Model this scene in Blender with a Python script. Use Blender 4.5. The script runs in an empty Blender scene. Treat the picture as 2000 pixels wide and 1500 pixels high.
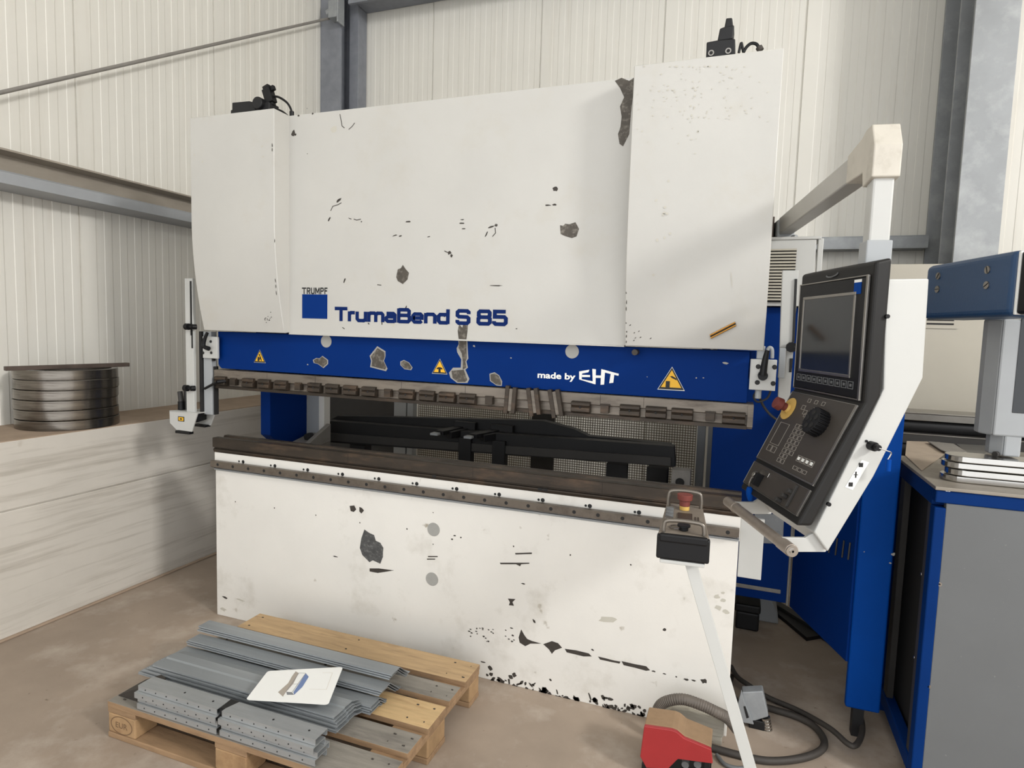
import bpy, bmesh, math, random
from mathutils import Vector, Matrix, noise
random.seed(7)
COL = bpy.context.scene.collection
V = Vector
# ------------------------------------------------------------------ camera solve
FP = 1211.806
CR = V((0.93700823, 0.34800568, 0.03012673))
CD = V((0.05809697, -0.07021718, -0.99583849))
CF = V((-0.34444203, 0.93485913, -0.08601215))
CAM = V((2.61457778, -2.52990002, 1.6))
def ray(px, py): return (CR*(px-1000) + CD*(py-750) + CF*FP)/FP
def on(ax, v, px, py):
    """world point seen at pixel (px,py) on the plane x|y|z = v"""
    i = 'xyz'.index(ax); d = ray(px, py); t = (v-CAM[i])/d[i]
    return CAM + d*t
def at(px, py, d): return CAM + ray(px, py)*d
def xz(px, py, y=0.0):
    p = on('y', y, px, py); return (p.x, p.z)

# ------------------------------------------------------------------ materials
def lin(c):
    out = []
    for k in c:
        k = k/255.0
        out.append(k/12.92 if k <= 0.04045 else ((k+0.055)/1.055)**2.4)
    return tuple(out)
_M = {}
def mat(name, rgb, rough=0.5, metal=0.0, var=0.0, scale=6.0, stretch=(1, 1, 1), rgb2=None, amt=0.5, scale2=3.0,
        lo=0.5, hi=0.7, bump=0.0, bscale=60.0, spec=0.5, rgb3=None, scale3=20.0, lo3=0.62, hi3=0.68, rvar=0.0, stretch2=None):
    if name in _M: return _M[name]
    m = bpy.data.materials.new(name); m.use_nodes = True
    nt = m.node_tree; N = nt.nodes; L = nt.links
    b = N['Principled BSDF']
    b.inputs['Roughness'].default_value = rough
    b.inputs['Metallic'].default_value = metal
    b.inputs['Specular IOR Level'].default_value = spec
    base = lin(rgb)
    b.inputs['Base Color'].default_value = base + (1,)
    tc = N.new('ShaderNodeTexCoord')
    def mapped(st):
        mp = N.new('ShaderNodeMapping'); mp.inputs['Scale'].default_value = st
        L.new(tc.outputs['Object'], mp.inputs['Vector']); return mp.outputs['Vector']
    vec = mapped(stretch)
    def nz(sc, v, det=5.0, ro=0.6):
        n = N.new('ShaderNodeTexNoise'); n.inputs['Scale'].default_value = sc
        n.inputs['Detail'].default_value = det; n.inputs['Roughness'].default_value = ro
        L.new(v, n.inputs['Vector']); return n.outputs['Fac']
    cur = None
    def mix(a, c2, fac):
        x = N.new('ShaderNodeMix'); x.data_type = 'RGBA'
        if a is None: x.inputs['A'].default_value = base + (1,)
        else: L.new(a, x.inputs['A'])
        if isinstance(c2, tuple): x.inputs['B'].default_value = c2 + (1,)
        else: L.new(c2, x.inputs['B'])
        L.new(fac, x.inputs['Factor']); return x.outputs['Result']
    def ramp(f, a, c, scalev=1.0):
        r = N.new('ShaderNodeMapRange'); r.inputs['From Min'].default_value = a; r.inputs['From Max'].default_value = c
        r.inputs['To Max'].default_value = scalev; L.new(f, r.inputs['Value']); return r.outputs['Result']
    if var > 0:
        f = ramp(nz(scale, vec), 0.3, 0.7)
        dark = tuple(c*(1-var) for c in base)
        cur = mix(cur, dark, f)
    if rgb2 is not None:
        v2 = vec if stretch2 is None else mapped(stretch2)
        f = ramp(nz(scale2, v2, 8.0, 0.65), lo, hi, amt)
        cur = mix(cur, lin(rgb2), f)
    if rgb3 is not None:
        f = ramp(nz(scale3, vec, 3.0, 0.5), lo3, hi3, 0.85)
        cur = mix(cur, lin(rgb3), f)
    if cur is not None: L.new(cur, b.inputs['Base Color'])
    if rvar > 0:
        f = nz(scale*2, vec); r = N.new('ShaderNodeMapRange')
        r.inputs['To Min'].default_value = rough-rvar; r.inputs['To Max'].default_value = rough+rvar
        L.new(f, r.inputs['Value']); L.new(r.outputs['Result'], b.inputs['Roughness'])
    if bump > 0:
        bp = N.new('ShaderNodeBump'); bp.inputs['Strength'].default_value = bump; bp.inputs['Distance'].default_value = 0.002
        L.new(nz(bscale, vec), bp.inputs['Height']); L.new(bp.outputs['Normal'], b.inputs['Normal'])
    _M[name] = m; return m

# ------------------------------------------------------------------ mesh builder
_W = {}
class MB:
    def __init__(s): s.v = []; s.f = []; s.mi = []; s.sm = []
    def add(s, vs, fs, m=0, smooth=False):
        o = len(s.v); s.v += [V(p) for p in vs]
        for f in fs: s.f.append([o+i for i in f]); s.mi.append(m); s.sm.append(smooth)
        return s
    def board(s, x0, x1, y0, y1, z0, z1, mt, ms):
        s.box(x0, x1, y0, y1, z0, z1, ms); s.mi[-5] = mt; return s
    def box(s, x0, x1, y0, y1, z0, z1, m=0, T=None):
        vs = [V((x, y, z)) for z in (z0, z1) for y in (y0, y1) for x in (x0, x1)]
        if T is not None: vs = [T @ p for p in vs]
        return s.add(vs, [(0, 2, 3, 1), (4, 5, 7, 6), (0, 1, 5, 4), (2, 6, 7, 3), (0, 4, 6, 2), (1, 3, 7, 5)], m)
    def prism(s, pts, ax, a, b, m=0, T=None, smooth=False):
        """pts: 2-D outline in the two other axes (cyclic order yz / xz / xy), extruded a..b along ax"""
        n = len(pts)
        def mk(p, t):
            q = {'x': V((t, p[0], p[1])), 'y': V((p[0], t, p[1])), 'z': V((p[0], p[1], t))}[ax]
            return T @ q if T is not None else q
        vs = [mk(p, a) for p in pts] + [mk(p, b) for p in pts]
        fs = [list(range(n)), list(range(2*n-1, n-1, -1))]
        s.add(vs, fs, m)
        o = len(s.v)-2*n
        for i in range(n):
            j = (i+1) % n; s.f.append([o+i, o+j, o+n+j, o+n+i]); s.mi.append(m); s.sm.append(smooth)
        return s
    def cyl(s, p0, p1, r, n=16, m=0, r2=None, caps=True):
        p0 = V(p0); p1 = V(p1); d = (p1-p0).normalized(); r2 = r if r2 is None else r2
        a = d.orthogonal().normalized(); b = d.cross(a)
        vs = []
        for (p, rr) in ((p0, r), (p1, r2)):
            for i in range(n):
                t = 2*math.pi*i/n; vs.append(p + (a*math.cos(t)+b*math.sin(t))*rr)
        o = len(s.v); s.v += vs
        for i in range(n):
            j = (i+1) % n; s.f.append([o+i, o+j, o+n+j, o+n+i]); s.mi.append(m); s.sm.append(True)
        if caps:
            s.f.append([o+i for i in range(n)][::-1]); s.mi.append(m); s.sm.append(False)
            s.f.append([o+n+i for i in range(n)]); s.mi.append(m); s.sm.append(False)
        return s
    def tube(s, path, r, n=10, m=0, smooth_path=True, rfun=None, sub=6):
        pts = [V(p) for p in path]
        if smooth_path and len(pts) > 2:
            out = []
            for i in range(len(pts)-1):
                p0 = pts[max(i-1, 0)]; p1 = pts[i]; p2 = pts[i+1]; p3 = pts[min(i+2, len(pts)-1)]
                for k in range(sub):
                    t = k/sub
                    out.append(0.5*((2*p1)+(p2-p0)*t+(2*p0-5*p1+4*p2-p3)*t*t+(3*p1-p0-3*p2+p3)*t**3))
            out.append(pts[-1]); pts = out
        o = len(s.v); K = len(pts); prev = None
        for i, p in enumerate(pts):
            d = (pts[min(i+1, K-1)]-pts[max(i-1, 0)]).normalized()
            if prev is None: a = d.orthogonal().normalized()
            else: a = (prev-d*prev.dot(d)).normalized()
            prev = a; b = d.cross(a); rr = r if rfun is None else rfun(i, K)
            for k in range(n):
                t = 2*math.pi*k/n; s.v.append(p+(a*math.cos(t)+b*math.sin(t))*rr)
        for i in range(K-1):
            for k in range(n):
                j = (k+1) % n
                s.f.append([o+i*n+k, o+i*n+j, o+(i+1)*n+j, o+(i+1)*n+k]); s.mi.append(m); s.sm.append(True)
        s.f.append([o+k for k in range(n)][::-1]); s.mi.append(m); s.sm.append(False)
        s.f.append([o+(K-1)*n+k for k in range(n)]); s.mi.append(m); s.sm.append(False)
        return s
    def bar(s, p0, p1, w, h, up=(0, 0, 1), m=0):
        """rectangular bar, w across, h along up"""
        p0 = V(p0); p1 = V(p1); d = (p1-p0).normalized(); u = V(up); u = (u-d*u.dot(d)).normalized(); c = d.cross(u)
        vs = [p+c*sx*w/2+u*sz*h/2 for p in (p0, p1) for sx, sz in ((-1, -1), (1, -1), (1, 1), (-1, 1))]
        return s.add(vs, [(0, 1, 2, 3), (7, 6, 5, 4), (0, 4, 5, 1), (1, 5, 6, 2), (2, 6, 7, 3), (3, 7, 4, 0)], m)
    def ring(s, c, r0, r1, z0, z1, n=64, m=0, ax=None):
        o = len(s.v); c = V(c)
        for (r, z) in ((r1, z0), (r1, z1), (r0, z1), (r0, z0)):
            for i in range(n):
                t = 2*math.pi*i/n; s.v.append(c+V((math.cos(t)*r, math.sin(t)*r, z)))
        for k in range(4):
            k2 = (k+1) % 4
            for i in range(n):
                j = (i+1) % n; s.f.append([o+k*n+i, o+k*n+j, o+k2*n+j, o+k2*n+i]); s.mi.append(m); s.sm.append(k in (0, 2))
        return s
    def poly(s, pts, m=0): return s.add(pts, [list(range(len(pts)))], m)
    def build(s, name, mats, parent=None, bevel=0.0, seg=2, local=False, tri=False):
        if not isinstance(mats, (list, tuple)): mats = [mats]
        me = bpy.data.meshes.new(name)
        if parent is None and not local:
            lo = V((min(p.x for p in s.v), min(p.y for p in s.v), min(p.z for p in s.v)))
            hi = V((max(p.x for p in s.v), max(p.y for p in s.v), max(p.z for p in s.v)))
            org = V(((lo.x+hi.x)/2, (lo.y+hi.y)/2, lo.z)); W = Matrix.Translation(org)
        elif parent is not None: W = _W[parent]
        else: W = Matrix.Identity(4)
        inv = W.inverted()
        vs = s.v if (local and parent is not None) else [inv @ p for p in s.v]
        me.from_pydata([tuple(p) for p in vs], [], s.f)
        for mm in mats: me.materials.append(mm)
        for i, p in enumerate(me.polygons): p.material_index = s.mi[i]; p.use_smooth = s.sm[i]
        bm = bmesh.new(); bm.from_mesh(me)
        closed = [f for f in bm.faces]
        bmesh.ops.recalc_face_normals(bm, faces=closed)
        # keep single open faces (paint chips, stickers) facing the way they were wound
        bm.to_mesh(me); bm.free(); me.update()
        if any(s.sm): me.set_sharp_from_angle(angle=math.radians(38))
        o = bpy.data.objects.new(name, me); COL.objects.link(o)
        if parent is not None:
            o.parent = parent; _W[o] = _W[parent]
        else:
            o.matrix_world = W; o.location = W.to_translation(); _W[o] = W
        if bevel > 0:
            b = o.modifiers.new('bevel', 'BEVEL'); b.width = bevel; b.segments = seg; b.limit_method = 'ANGLE'; b.angle_limit = math.radians(40)
            b.harden_normals = False
        return o
def thing(name, label, cat, loc=(0, 0, 0), rotz=0.0, group=None):
    o = bpy.data.objects.new(name, None); o.empty_display_size = 0.1; COL.objects.link(o)
    o.location = loc; o.rotation_euler = (0, 0, rotz)
    _W[o] = Matrix.Translation(V(loc)) @ Matrix.Rotation(rotz, 4, 'Z')
    o['label'] = label; o['category'] = cat
    if group: o['group'] = group
    return o
def tag(o, label, cat, group=None, kind=None):
    o['label'] = label
    if cat: o['category'] = cat
    if group: o['group'] = group
    if kind: o['kind'] = kind
    return o
def struct(o, label=None):
    o['kind'] = 'structure'
    if label: o['label'] = label
    return o
def lab(o, l): o['label'] = l; return o

# ------------------------------------------------------------------ flat lettering
def stroke(mb, pl, t, fn, m=0):
    """thick polyline in 2-D mapped with fn(x,y)->Vector, mitred"""
    n = len(pl); P = [V((p[0], p[1], 0)) for p in pl]; Lf = []; Rt = []
    for i in range(n):
        a = (P[i]-P[i-1]).normalized() if i > 0 else None
        b = (P[i+1]-P[i]).normalized() if i < n-1 else None
        if a is None: a = b
        if b is None: b = a
        na = V((-a.y, a.x, 0)); nb = V((-b.y, b.x, 0)); k = (na+nb)
        if k.length < 1e-6: k = na
        k.normalize(); h = t/2/max(0.5, k.dot(na))
        Lf.append(P[i]+k*h); Rt.append(P[i]-k*h)
    for i in range(n-1):
        mb.add([fn(q.x, q.y) for q in (Rt[i], Rt[i+1], Lf[i+1], Lf[i])], [(0, 1, 2, 3)], m)
GL = {
 'T': (.98, [[(0, .91), (.98, .91)], [(.49, .91), (.49, 0)]]),
 'r': (.52, [[(.09, 0), (.09, .72)], [(.09, .5), (.2, .63), (.5, .63)]]),
 'u': (.82, [[(.09, .72), (.09, .2), (.2, .08), (.6, .08), (.72, .2)], [(.72, .72), (.72, 0)]]),
 'm': (1.22, [[(.09, 0), (.09, .72)], [(.09, .5), (.2, .63), (.5, .63), (.6, .52), (.6, 0)], [(.6, .5), (.72, .63), (1.02, .63), (1.12, .52), (1.12, 0)]]),
 'a': (.82, [[(.1, .63), (.6, .63), (.71, .53), (.71, 0)], [(.71, .4), (.2, .4), (.09, .32), (.09, .17), (.2, .08), (.71, .08)]]),
 'B': (.97, [[(.1, 0), (.1, 1)], [(.1, .91), (.74, .91), (.84, .82), (.84, .62), (.74, .52), (.1, .52)], [(.74, .52), (.87, .42), (.87, .18), (.77, .085), (.1, .085)]]),
 'e': (.82, [[(.1, .36), (.71, .36), (.71, .52), (.6, .63), (.2, .63), (.09, .52), (.09, .2), (.2, .08), (.6, .08), (.7, .17)]]),
 'n': (.82, [[(.09, 0), (.09, .72)], [(.09, .5), (.2, .63), (.6, .63), (.72, .52), (.72, 0)]]),
 'd': (.82, [[(.72, 1), (.72, 0)], [(.72, .63), (.2, .63), (.09, .52), (.09, .2), (.2, .08), (.72, .08)]]),
 'S': (.95, [[(.85, .7), (.85, .82), (.75, .91), (.2, .91), (.1, .82), (.1, .6), (.2, .52), (.75, .5), (.85, .41), (.85, .18), (.75, .085), (.2, .085), (.1, .18), (.1, .3)]]),
 '8': (.95, [[(.5, .91), (.75, .91), (.83, .82), (.83, .62), (.73, .52), (.22, .52), (.12, .62), (.12, .82), (.2, .91), (.5, .91)],
             [(.5, .52), (.22, .52), (.1, .42), (.1, .18), (.2, .085), (.75, .085), (.85, .18), (.85, .42), (.73, .52), (.5, .52)]]),
 '5': (.95, [[(.83, .91), (.14, .91), (.14, .56), (.75, .56), (.85, .46), (.85, .18), (.75, .085), (.2, .085), (.1, .18), (.1, .28)]]),
 ' ': (.3, []),
 'R': (.8, [[(.1, 0), (.1, 1)], [(.1, .92), (.56, .92), (.68, .84), (.68, .58), (.56, .48), (.1, .48)], [(.4, .48), (.68, .0)]]),
 'U': (.8, [[(.1, 1), (.1, .2), (.22, .08), (.58, .08), (.7, .2), (.7, 1)]]),
 'M': (1.0, [[(.1, 0), (.1, 1)], [(.12, .98), (.5, .25), (.88, .98)], [(.9, 1), (.9, 0)]]),
 'P': (.78, [[(.1, 0), (.1, 1)], [(.1, .92), (.56, .92), (.68, .84), (.68, .56), (.56, .46), (.1, .46)]]),
 'F': (.7, [[(.1, 0), (.1, 1)], [(.1, .92), (.68, .92)], [(.1, .5), (.6, .5)]]),
}
def write(mb, text, fn, t=.19, gap=.07, m=0):
    x = 0; c = 0
    for ch in text:
        w, pls = GL[ch]
        for pl in pls:
            c += 1; e = (c % 4)*.00012
            stroke(mb, [(x+a, b) for a, b in pl], t, lambda a, b: fn(a, b)+V((0, -e, 0)), m)
        x += w+gap
    return x-gap
def text_width(text, gap=.07): return sum(GL[c][0]+gap for c in text)-gap
def font_faces(body, bold=0.0):
    cu = bpy.data.curves.new('txt', 'FONT'); cu.body = body; cu.size = 1.0; cu.offset = bold; cu.resolution_u = 3
    o = bpy.data.objects.new('txt', cu); COL.objects.link(o)
    dg = bpy.context.evaluated_depsgraph_get(); me = bpy.data.meshes.new_from_object(o.evaluated_get(dg))
    vs = [v.co.copy() for v in me.vertices]; fs = [list(p.vertices) for p in me.polygons]
    bpy.data.objects.remove(o); bpy.data.curves.remove(cu); bpy.data.meshes.remove(me)
    x0 = min(v.x for v in vs); x1 = max(v.x for v in vs); y0 = min(v.y for v in vs); y1 = max(v.y for v in vs)
    return [V(((v.x-x0)/(x1-x0), (v.y-y0)/(y1-y0), 0)) for v in vs], fs
def put_text(mb, body, fn, m=0, bold=0.02):
    """fn maps the unit square to the world"""
    vs, fs = font_faces(body, bold); mb.add([fn(v.x, v.y) for v in vs], fs, m)
def blob(cx, cz, rx, rz, ang=0.0, n=11, jag=.3, seed=0):
    rnd = random.Random(int(cx*1e4)*31+int(cz*1e4)+seed); out = []
    ca, sa = math.cos(ang), math.sin(ang)
    for i in range(n):
        t = 2*math.pi*i/n; k = 1+rnd.uniform(-jag, jag)
        a, b = math.cos(t)*rx*k, math.sin(t)*rz*k
        out.append((cx+a*ca-b*sa, cz+a*sa+b*ca))
    return out
# ------------------------------------------------------------------ materials used
PW = mat('cream_paint', (190, 188, 182), .42, 0, var=.07, scale=2.2, rgb2=(176, 168, 150), amt=.35, scale2=4, lo=.55, hi=.8, bump=.12, bscale=90)
PWB = mat('cream_paint_worn', (226, 223, 216), .45, 0, var=.08, scale=2.0, rgb2=(160, 152, 135), amt=.5, scale2=3.5, lo=.56, hi=.8, rgb3=(150, 140, 122), scale3=14, lo3=.72, hi3=.8, bump=.15, bscale=90)
PWC = mat('console_white', (186, 186, 182), .4, 0, var=.04, scale=4)
BLUE = mat('blue_paint', (0, 42, 108), .6, 0, spec=.08, var=.1, scale=3, bump=.08, bscale=120)
BLUE2 = mat('blue_frame_paint', (0, 62, 142), .6, 0, spec=.08, var=.12, scale=5, rgb3=(120, 140, 170), scale3=40, lo3=.76, hi3=.8)
LBLUE = mat('logo_blue', (0, 44, 112), .6, spec=.1)
NAVY = mat('letter_navy', (8, 34, 88), .6, spec=.1)
BLK = mat('black_plastic', (15, 15, 17), .5, 0, spec=.3, var=.15, scale=20)
BLK2 = mat('black_metal', (22, 22, 24), .55, .2, var=.2, scale=12)
BEZ = mat('console_black', (28, 27, 26), .55, 0, spec=.3, var=.12, scale=8)
DGREY = mat('console_dark_grey', (66, 61, 57), .5, 0, spec=.3, var=.12, scale=12)
SCR = mat('screen_glass', (38, 41, 44), .12, 0)
WHITE = mat('white_print', (236, 236, 232), .5)
BLKP = mat('black_print', (20, 20, 20), .6)
YEL = mat('warning_yellow', (226, 172, 30), .5)
SILV = mat('silver_edge', (190, 190, 186), .35, .5)
CHIP = mat('bare_steel_chip', (84, 78, 70), .55, .3, var=.35, scale=30, rgb2=(140, 134, 124), amt=.8, scale2=40)
CHIPD = mat('dark_chip', (62, 56, 50), .7, 0, var=.3, scale=40)
CRACK = mat('chip_rim', (150, 148, 142), .6)
FADE = mat('grey_spot', (158, 157, 152), .6, 0, var=.08, scale=30)
SMUDGE = mat('smudge', (190, 186, 174), .6, 0, var=.06, scale=30)
TOOL = mat('tool_steel', (128, 119, 108), .42, .3, var=.35, scale=3, stretch=(1, 1, 6), rgb2=(70, 60, 52), amt=.8, scale2=5, lo=.5, hi=.7, rvar=.1)
TOOLD = mat('tool_steel_dark', (66, 58, 50), .45, .5, var=.4, scale=5, stretch=(1, 1, 4), rgb2=(110, 88, 70), amt=.5, scale2=6, rvar=.1)
RAIL = mat('rail_steel', (112, 103, 93), .4, .4, var=.25, scale=4, rgb2=(60, 52, 45), amt=.6, scale2=9, rvar=.1)
CHROME = mat('chrome', (190, 188, 184), .2, 1.0, var=.1, scale=10)
STEEL = mat('brushed_steel', (150, 146, 140), .32, .9, var=.2, scale=12)
KNURL = mat('knurled_handle', (160, 149, 138), .4, .4, var=.2, scale=20, bump=.4, bscale=500)
RINGM = mat('ring_steel', (132, 126, 118), .22, .9, var=.4, scale=4, stretch=(1, 1, 14), rgb2=(60, 48, 38), amt=.6, scale2=6)
BARM = mat('rusty_bar', (84, 72, 64), .55, .5, var=.3, scale=10, rgb2=(60, 48, 42), amt=.6, scale2=14)
GALV = mat('galvanised_steel', (150, 153, 155), .5, .2, var=.16, scale=5, rgb2=(184, 186, 186), amt=.45, scale2=7, lo=.48, hi=.72)
GALVD = mat('galvanised_beam', (140, 136, 130), .5, .15, var=.2, scale=6, stretch=(3, 1, 3))
GALVC = mat('corner_column_galvanised', (136, 139, 146), .5, .1, var=.22, scale=10)
WALL = mat('wall_panel_cream', (222, 219, 210), .5, 0, var=.05, scale=1.2, rgb2=(192, 183, 168), amt=.35, scale2=2.0, lo=.55, hi=.8, stretch2=(6, 6, .4))
CONC = mat('plinth_concrete', (206, 200, 190), .8, 0, var=.12, scale=2.2, rgb2=(138, 128, 114), amt=.6, scale2=2.2, lo=.5, hi=.75, stretch2=(1, .45, 11), rgb3=(140, 122, 104), scale3=4, lo3=.70, hi3=.8, bump=.3, bscale=40)
CTOP = mat('plinth_dusty_top', (166, 146, 126), .9, 0, var=.2, scale=8)
WOODL = mat('pallet_wood_light', (192, 162, 122), .75, 0, var=.25, scale=5, stretch=(1, 9, 9), rgb2=(122, 98, 74), amt=.7, scale2=3, lo=.55, hi=.75, stretch2=(1.5, 12, 12), bump=.3, bscale=30)
WOODG = mat('pallet_wood_grey', (146, 140, 130), .8, 0, var=.3, scale=4, stretch=(1, 10, 10), rgb2=(92, 86, 82), amt=.7, scale2=3, lo=.5, hi=.72, stretch2=(1.5, 8, 8), bump=.3, bscale=30)
WOODB = mat('pallet_wood_block', (172, 140, 102), .85, 0, var=.3, scale=14, rgb2=(118, 82, 52), amt=.6, scale2=9, bump=.4, bscale=60)
WOODY = mat('pallet_wood_fresh', (212, 180, 132), .7, 0, var=.22, scale=5, stretch=(1, 9, 9), rgb2=(168, 128, 84), amt=.6, scale2=3, stretch2=(2, 14, 14))
ZINC = mat('zinc_profile', (150, 155, 158), .38, .35, var=.1, scale=2, stretch=(.5, 10, 10), rgb2=(176, 180, 183), amt=.4, scale2=3, stretch2=(.4, 12, 12))
ZINC2 = mat('zinc_rail', (176, 179, 180), .32, .5, var=.15, scale=6, stretch=(1, 8, 8))
PAPER = mat('white_paper', (240, 240, 236), .35)
RED = mat('pedal_red', (160, 44, 46), .42, 0, var=.1, scale=12)
DUST = mat('pedal_dusty_top', (156, 128, 98), .8, 0, var=.2, scale=20)
HOSE = mat('hose_rubber', (58, 53, 48), .65, 0, var=.25, scale=30)
HOSEG = mat('corrugated_hose', (104, 96, 88), .6, 0, var=.25, scale=20)
GREYP = mat('grey_panel', (100, 102, 103), .6, 0, var=.06, scale=6, rgb3=(130, 130, 128), scale3=60, lo3=.72, hi3=.76)
GREYL = mat('light_grey_cast', (158, 161, 163), .42, 0, var=.08, scale=5)
BEIGE = mat('beige_cabinet', (176, 170, 156), .5, 0, var=.06, scale=4, rgb3=(140, 132, 118), scale3=9, lo3=.72, hi3=.8)
STBLUE = mat('slate_blue_paint', (36, 68, 104), .4, 0, var=.1, scale=5, bump=.2, bscale=200)
DARK = mat('dark_void', (26, 25, 25), .8)
DGM = mat('dark_grey_metal', (60, 58, 56), .6, .2, var=.2, scale=6)
MESHM = mat('mesh_wire', (108, 98, 84), .6, .3)
SHEET = mat('sheet_steel', (176, 174, 168), .28, .85, var=.2, scale=3, stretch=(1, 5, 5))
BRASS = mat('brass', (190, 140, 70), .4, .8)
EYEL = mat('stop_yellow', (196, 160, 84), .6); ERED = mat('stop_red', (108, 48, 40), .6)
FLOORM = mat('floor_concrete', (162, 146, 130), .7, 0, var=.2, scale=3.0, rgb2=(188, 176, 163), amt=.7, scale2=3.4, lo=.5, hi=.72, rgb3=(96, 80, 66), scale3=30, lo3=.70, hi3=.8, bump=.35, bscale=45)
# ------------------------------------------------------------------ the hall
def ribbed(a0, a1, first, pitch, fn_pt, z0, z1, rib=.1):
    """profile of a sandwich panel wall along coordinate a; fn_pt(a, depth, z)"""
    pr = []; joints = []
    j = first
    while j < a1: joints.append(j); j += pitch
    j = first-pitch
    while j > a0: joints.append(j); j -= pitch
    joints = sorted(joints)
    edges = [a0]+[j for j in joints if a0 < j < a1]+[a1]
    for i in range(len(edges)-1):
        s, e = edges[i], edges[i+1]
        n = max(1, round((e-s)/rib)); w = (e-s)/n
        pr += [(s, .012), (s+.004, .012), (s+.007, 0)]
        for k in range(n):
            b = s+k*w
            if k > 0: pr += [(b-.004, .0), (b+.002, .0022)]
            if k > 0: pr += [(b+w*.48, .0022), (b+w*.48+.004, 0)]
        pr += [(e-.007, 0), (e-.004, .012)]
    mb = MB(); n = len(pr)
    vs = [fn_pt(a, d, z0) for a, d in pr]+[fn_pt(a, d, z1) for a, d in pr]
    mb.add(vs, [(i, i+1, n+i+1, n+i) for i in range(n-1)])
    return mb
XW = -1.22; YW = 2.75
fl = MB(); fl.box(-1.5, 10.2, -4.5, 3.0, -.1, 0)
struct(fl.build('floor', FLOORM))
wl = ribbed(-4.5, YW, .16, 1.05, lambda a, d, z: V((XW-d, a, z)), .0, 5.2)
wl.box(XW-.1, XW-.02, -4.5, YW, 0, 5.2)
struct(wl.build('wall_left', WALL))
wb = ribbed(XW, 10.0, -.2, 1.04, lambda a, d, z: V((a, YW+d, z)), 2.30, 5.2)
wb.box(XW, 10.0, YW+.02, YW+.1, 0, 5.2)
wb2 = ribbed(XW, 10.0, -.2, 1.04, lambda a, d, z: V((a, YW+d-.0, z)), 0, 2.30)
for f in wb2.f: pass
o0 = len(wb.v); wb.v += wb2.v; wb.f += [[i+o0 for i in f] for f in wb2.f]; wb.mi += wb2.mi; wb.sm += wb2.sm
struct(wb.build('wall_back', WALL))
# unseen right wall and ceiling, added so daylight enters only by the open front
pl = MB(); pl.box(XW, -.72, -4.5, YW, .645, .985); pl.box(XW, -.716, -4.5, YW, .0, .640); pl.box(XW, -.727, -4.5, YW, .638, .647)
ce = MB(); ce.box(-1.5, 10.1, -4.5, 3.0, 5.3, 5.4); struct(ce.build('ceiling', WALL))
rw = MB(); rw.box(10.0, 10.1, -4.5, 3.0, 0, 5.3); struct(rw.build('wall_right', WALL))
pl.box(-.722, -.698, -4.5, YW, 0, .012, 1)
p = pl.build('trim_1', [CONC, CTOP], bevel=.006); struct(p, 'concrete plinth along the left wall')
tp = MB(); tp.box(XW, -.722, -4.5, YW, .984, .989)
struct(tp.build('trim_2', CTOP), 'dusty top of the concrete plinth')

# corner column (wide-flange section)
c = MB(); c.box(XW, -1.0, 2.46, 2.485, 0, 5.2); c.box(-1.125, -1.105, 2.485, 2.70, 0, 5.2); c.box(XW, -.985, 2.70, 2.725, 0, 5.2)
c.box(-1.0, -.905, 2.60, 2.62, 0, 5.2); c.box(-.925, -.905, 2.62, 2.74, 0, 5.2)
tag(c.build('steel_column', GALVC, bevel=.002), 'dark galvanised steel column standing in the corner between the two walls', 'column')
# right column
r = MB(); r.box(3.80, 4.03, 2.05, 2.075, 0, 5.2); r.box(3.90, 3.92, 2.075, 2.72, 0, 5.2); r.box(3.80, 4.03, 2.72, 2.745, 0, 5.2)
r.box(3.80, 3.90, 2.35, 2.37, 0, 5.2)
tag(r.build('steel_column', GALV, bevel=.003), 'broad mottled galvanised steel column at the right end of the back wall', 'column')
# left wall rail: open section, seen slightly from below
g = MB()
g.prism([(-1.215, 2.462), (-1.03, 2.462), (-1.03, 2.452), (-1.12, 2.444), (-1.12, 2.35), (-1.215, 2.35)], 'y', -4.5, 2.44)
g.prism([(-1.215, 2.35), (-1.02, 2.346), (-1.005, 2.335), (-1.005, 2.278), (-1.215, 2.272)], 'y', -4.5, 2.44, 1)
tag(g.build('wall_rail', [mat('rail_shaded_web', (158, 149, 136), .6, .05, var=.15, scale=6, stretch=(3, 1, 3)), mat('rail_light', (160, 163, 166), .5, .1, var=.1, scale=6)]), 'long horizontal grey steel rail across the left wall', 'beam')  # shade of the set-back web put into its browner colour; lip paler
# back wall rail under the cladding
g = MB(); g.box(-.88, 3.79, 2.60, 2.74, 2.262, 2.27); g.box(-.88, 3.79, 2.60, 2.608, 2.27, 2.345); g.box(-.88, 3.79, 2.60, 2.74, 2.345, 2.352)
tag(g.build('wall_rail', GALV, bevel=.001), 'horizontal grey steel rail on the back wall behind the swing arm', 'beam')
# high purlin under the roof at the back wall
g = MB(); g.box(-.9, 7, 2.46, 2.74, 4.55, 4.65); g.box(-.9, 7, 2.43, 2.46, 4.49, 4.68)
tag(g.build('roof_purlin', GALVC, bevel=.002), 'dark roof purlin at the top edge of the photo over the back wall', 'beam')
# brace rod with bracket
rod = MB(); a = on('x', -1.08, 0, 181); b = on('x', -1.08, 643, 36)
d = (b-a)
rod.cyl(a-d*.6, b, .011, 12)
bt = thing('wind_brace', 'thin dark diagonal brace rod across the upper left wall', 'brace', tuple(b))
rod.build('rod', GALVD, bt)
br = MB(); q = on('y', 2.44, 664, 24)
br.box(q.x-.07, q.x+.02, 2.36, 2.46, q.z-.075, q.z+.075); br.box(q.x+.02, q.x+.035, 2.36, 2.46, q.z-.12, q.z+.12)
br.cyl((q.x-.10, 2.39, q.z-.02), (q.x-.06, 2.39, q.z-.01), .03, 12)
br.build('bracket', GALV, bt, bevel=.004)
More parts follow.
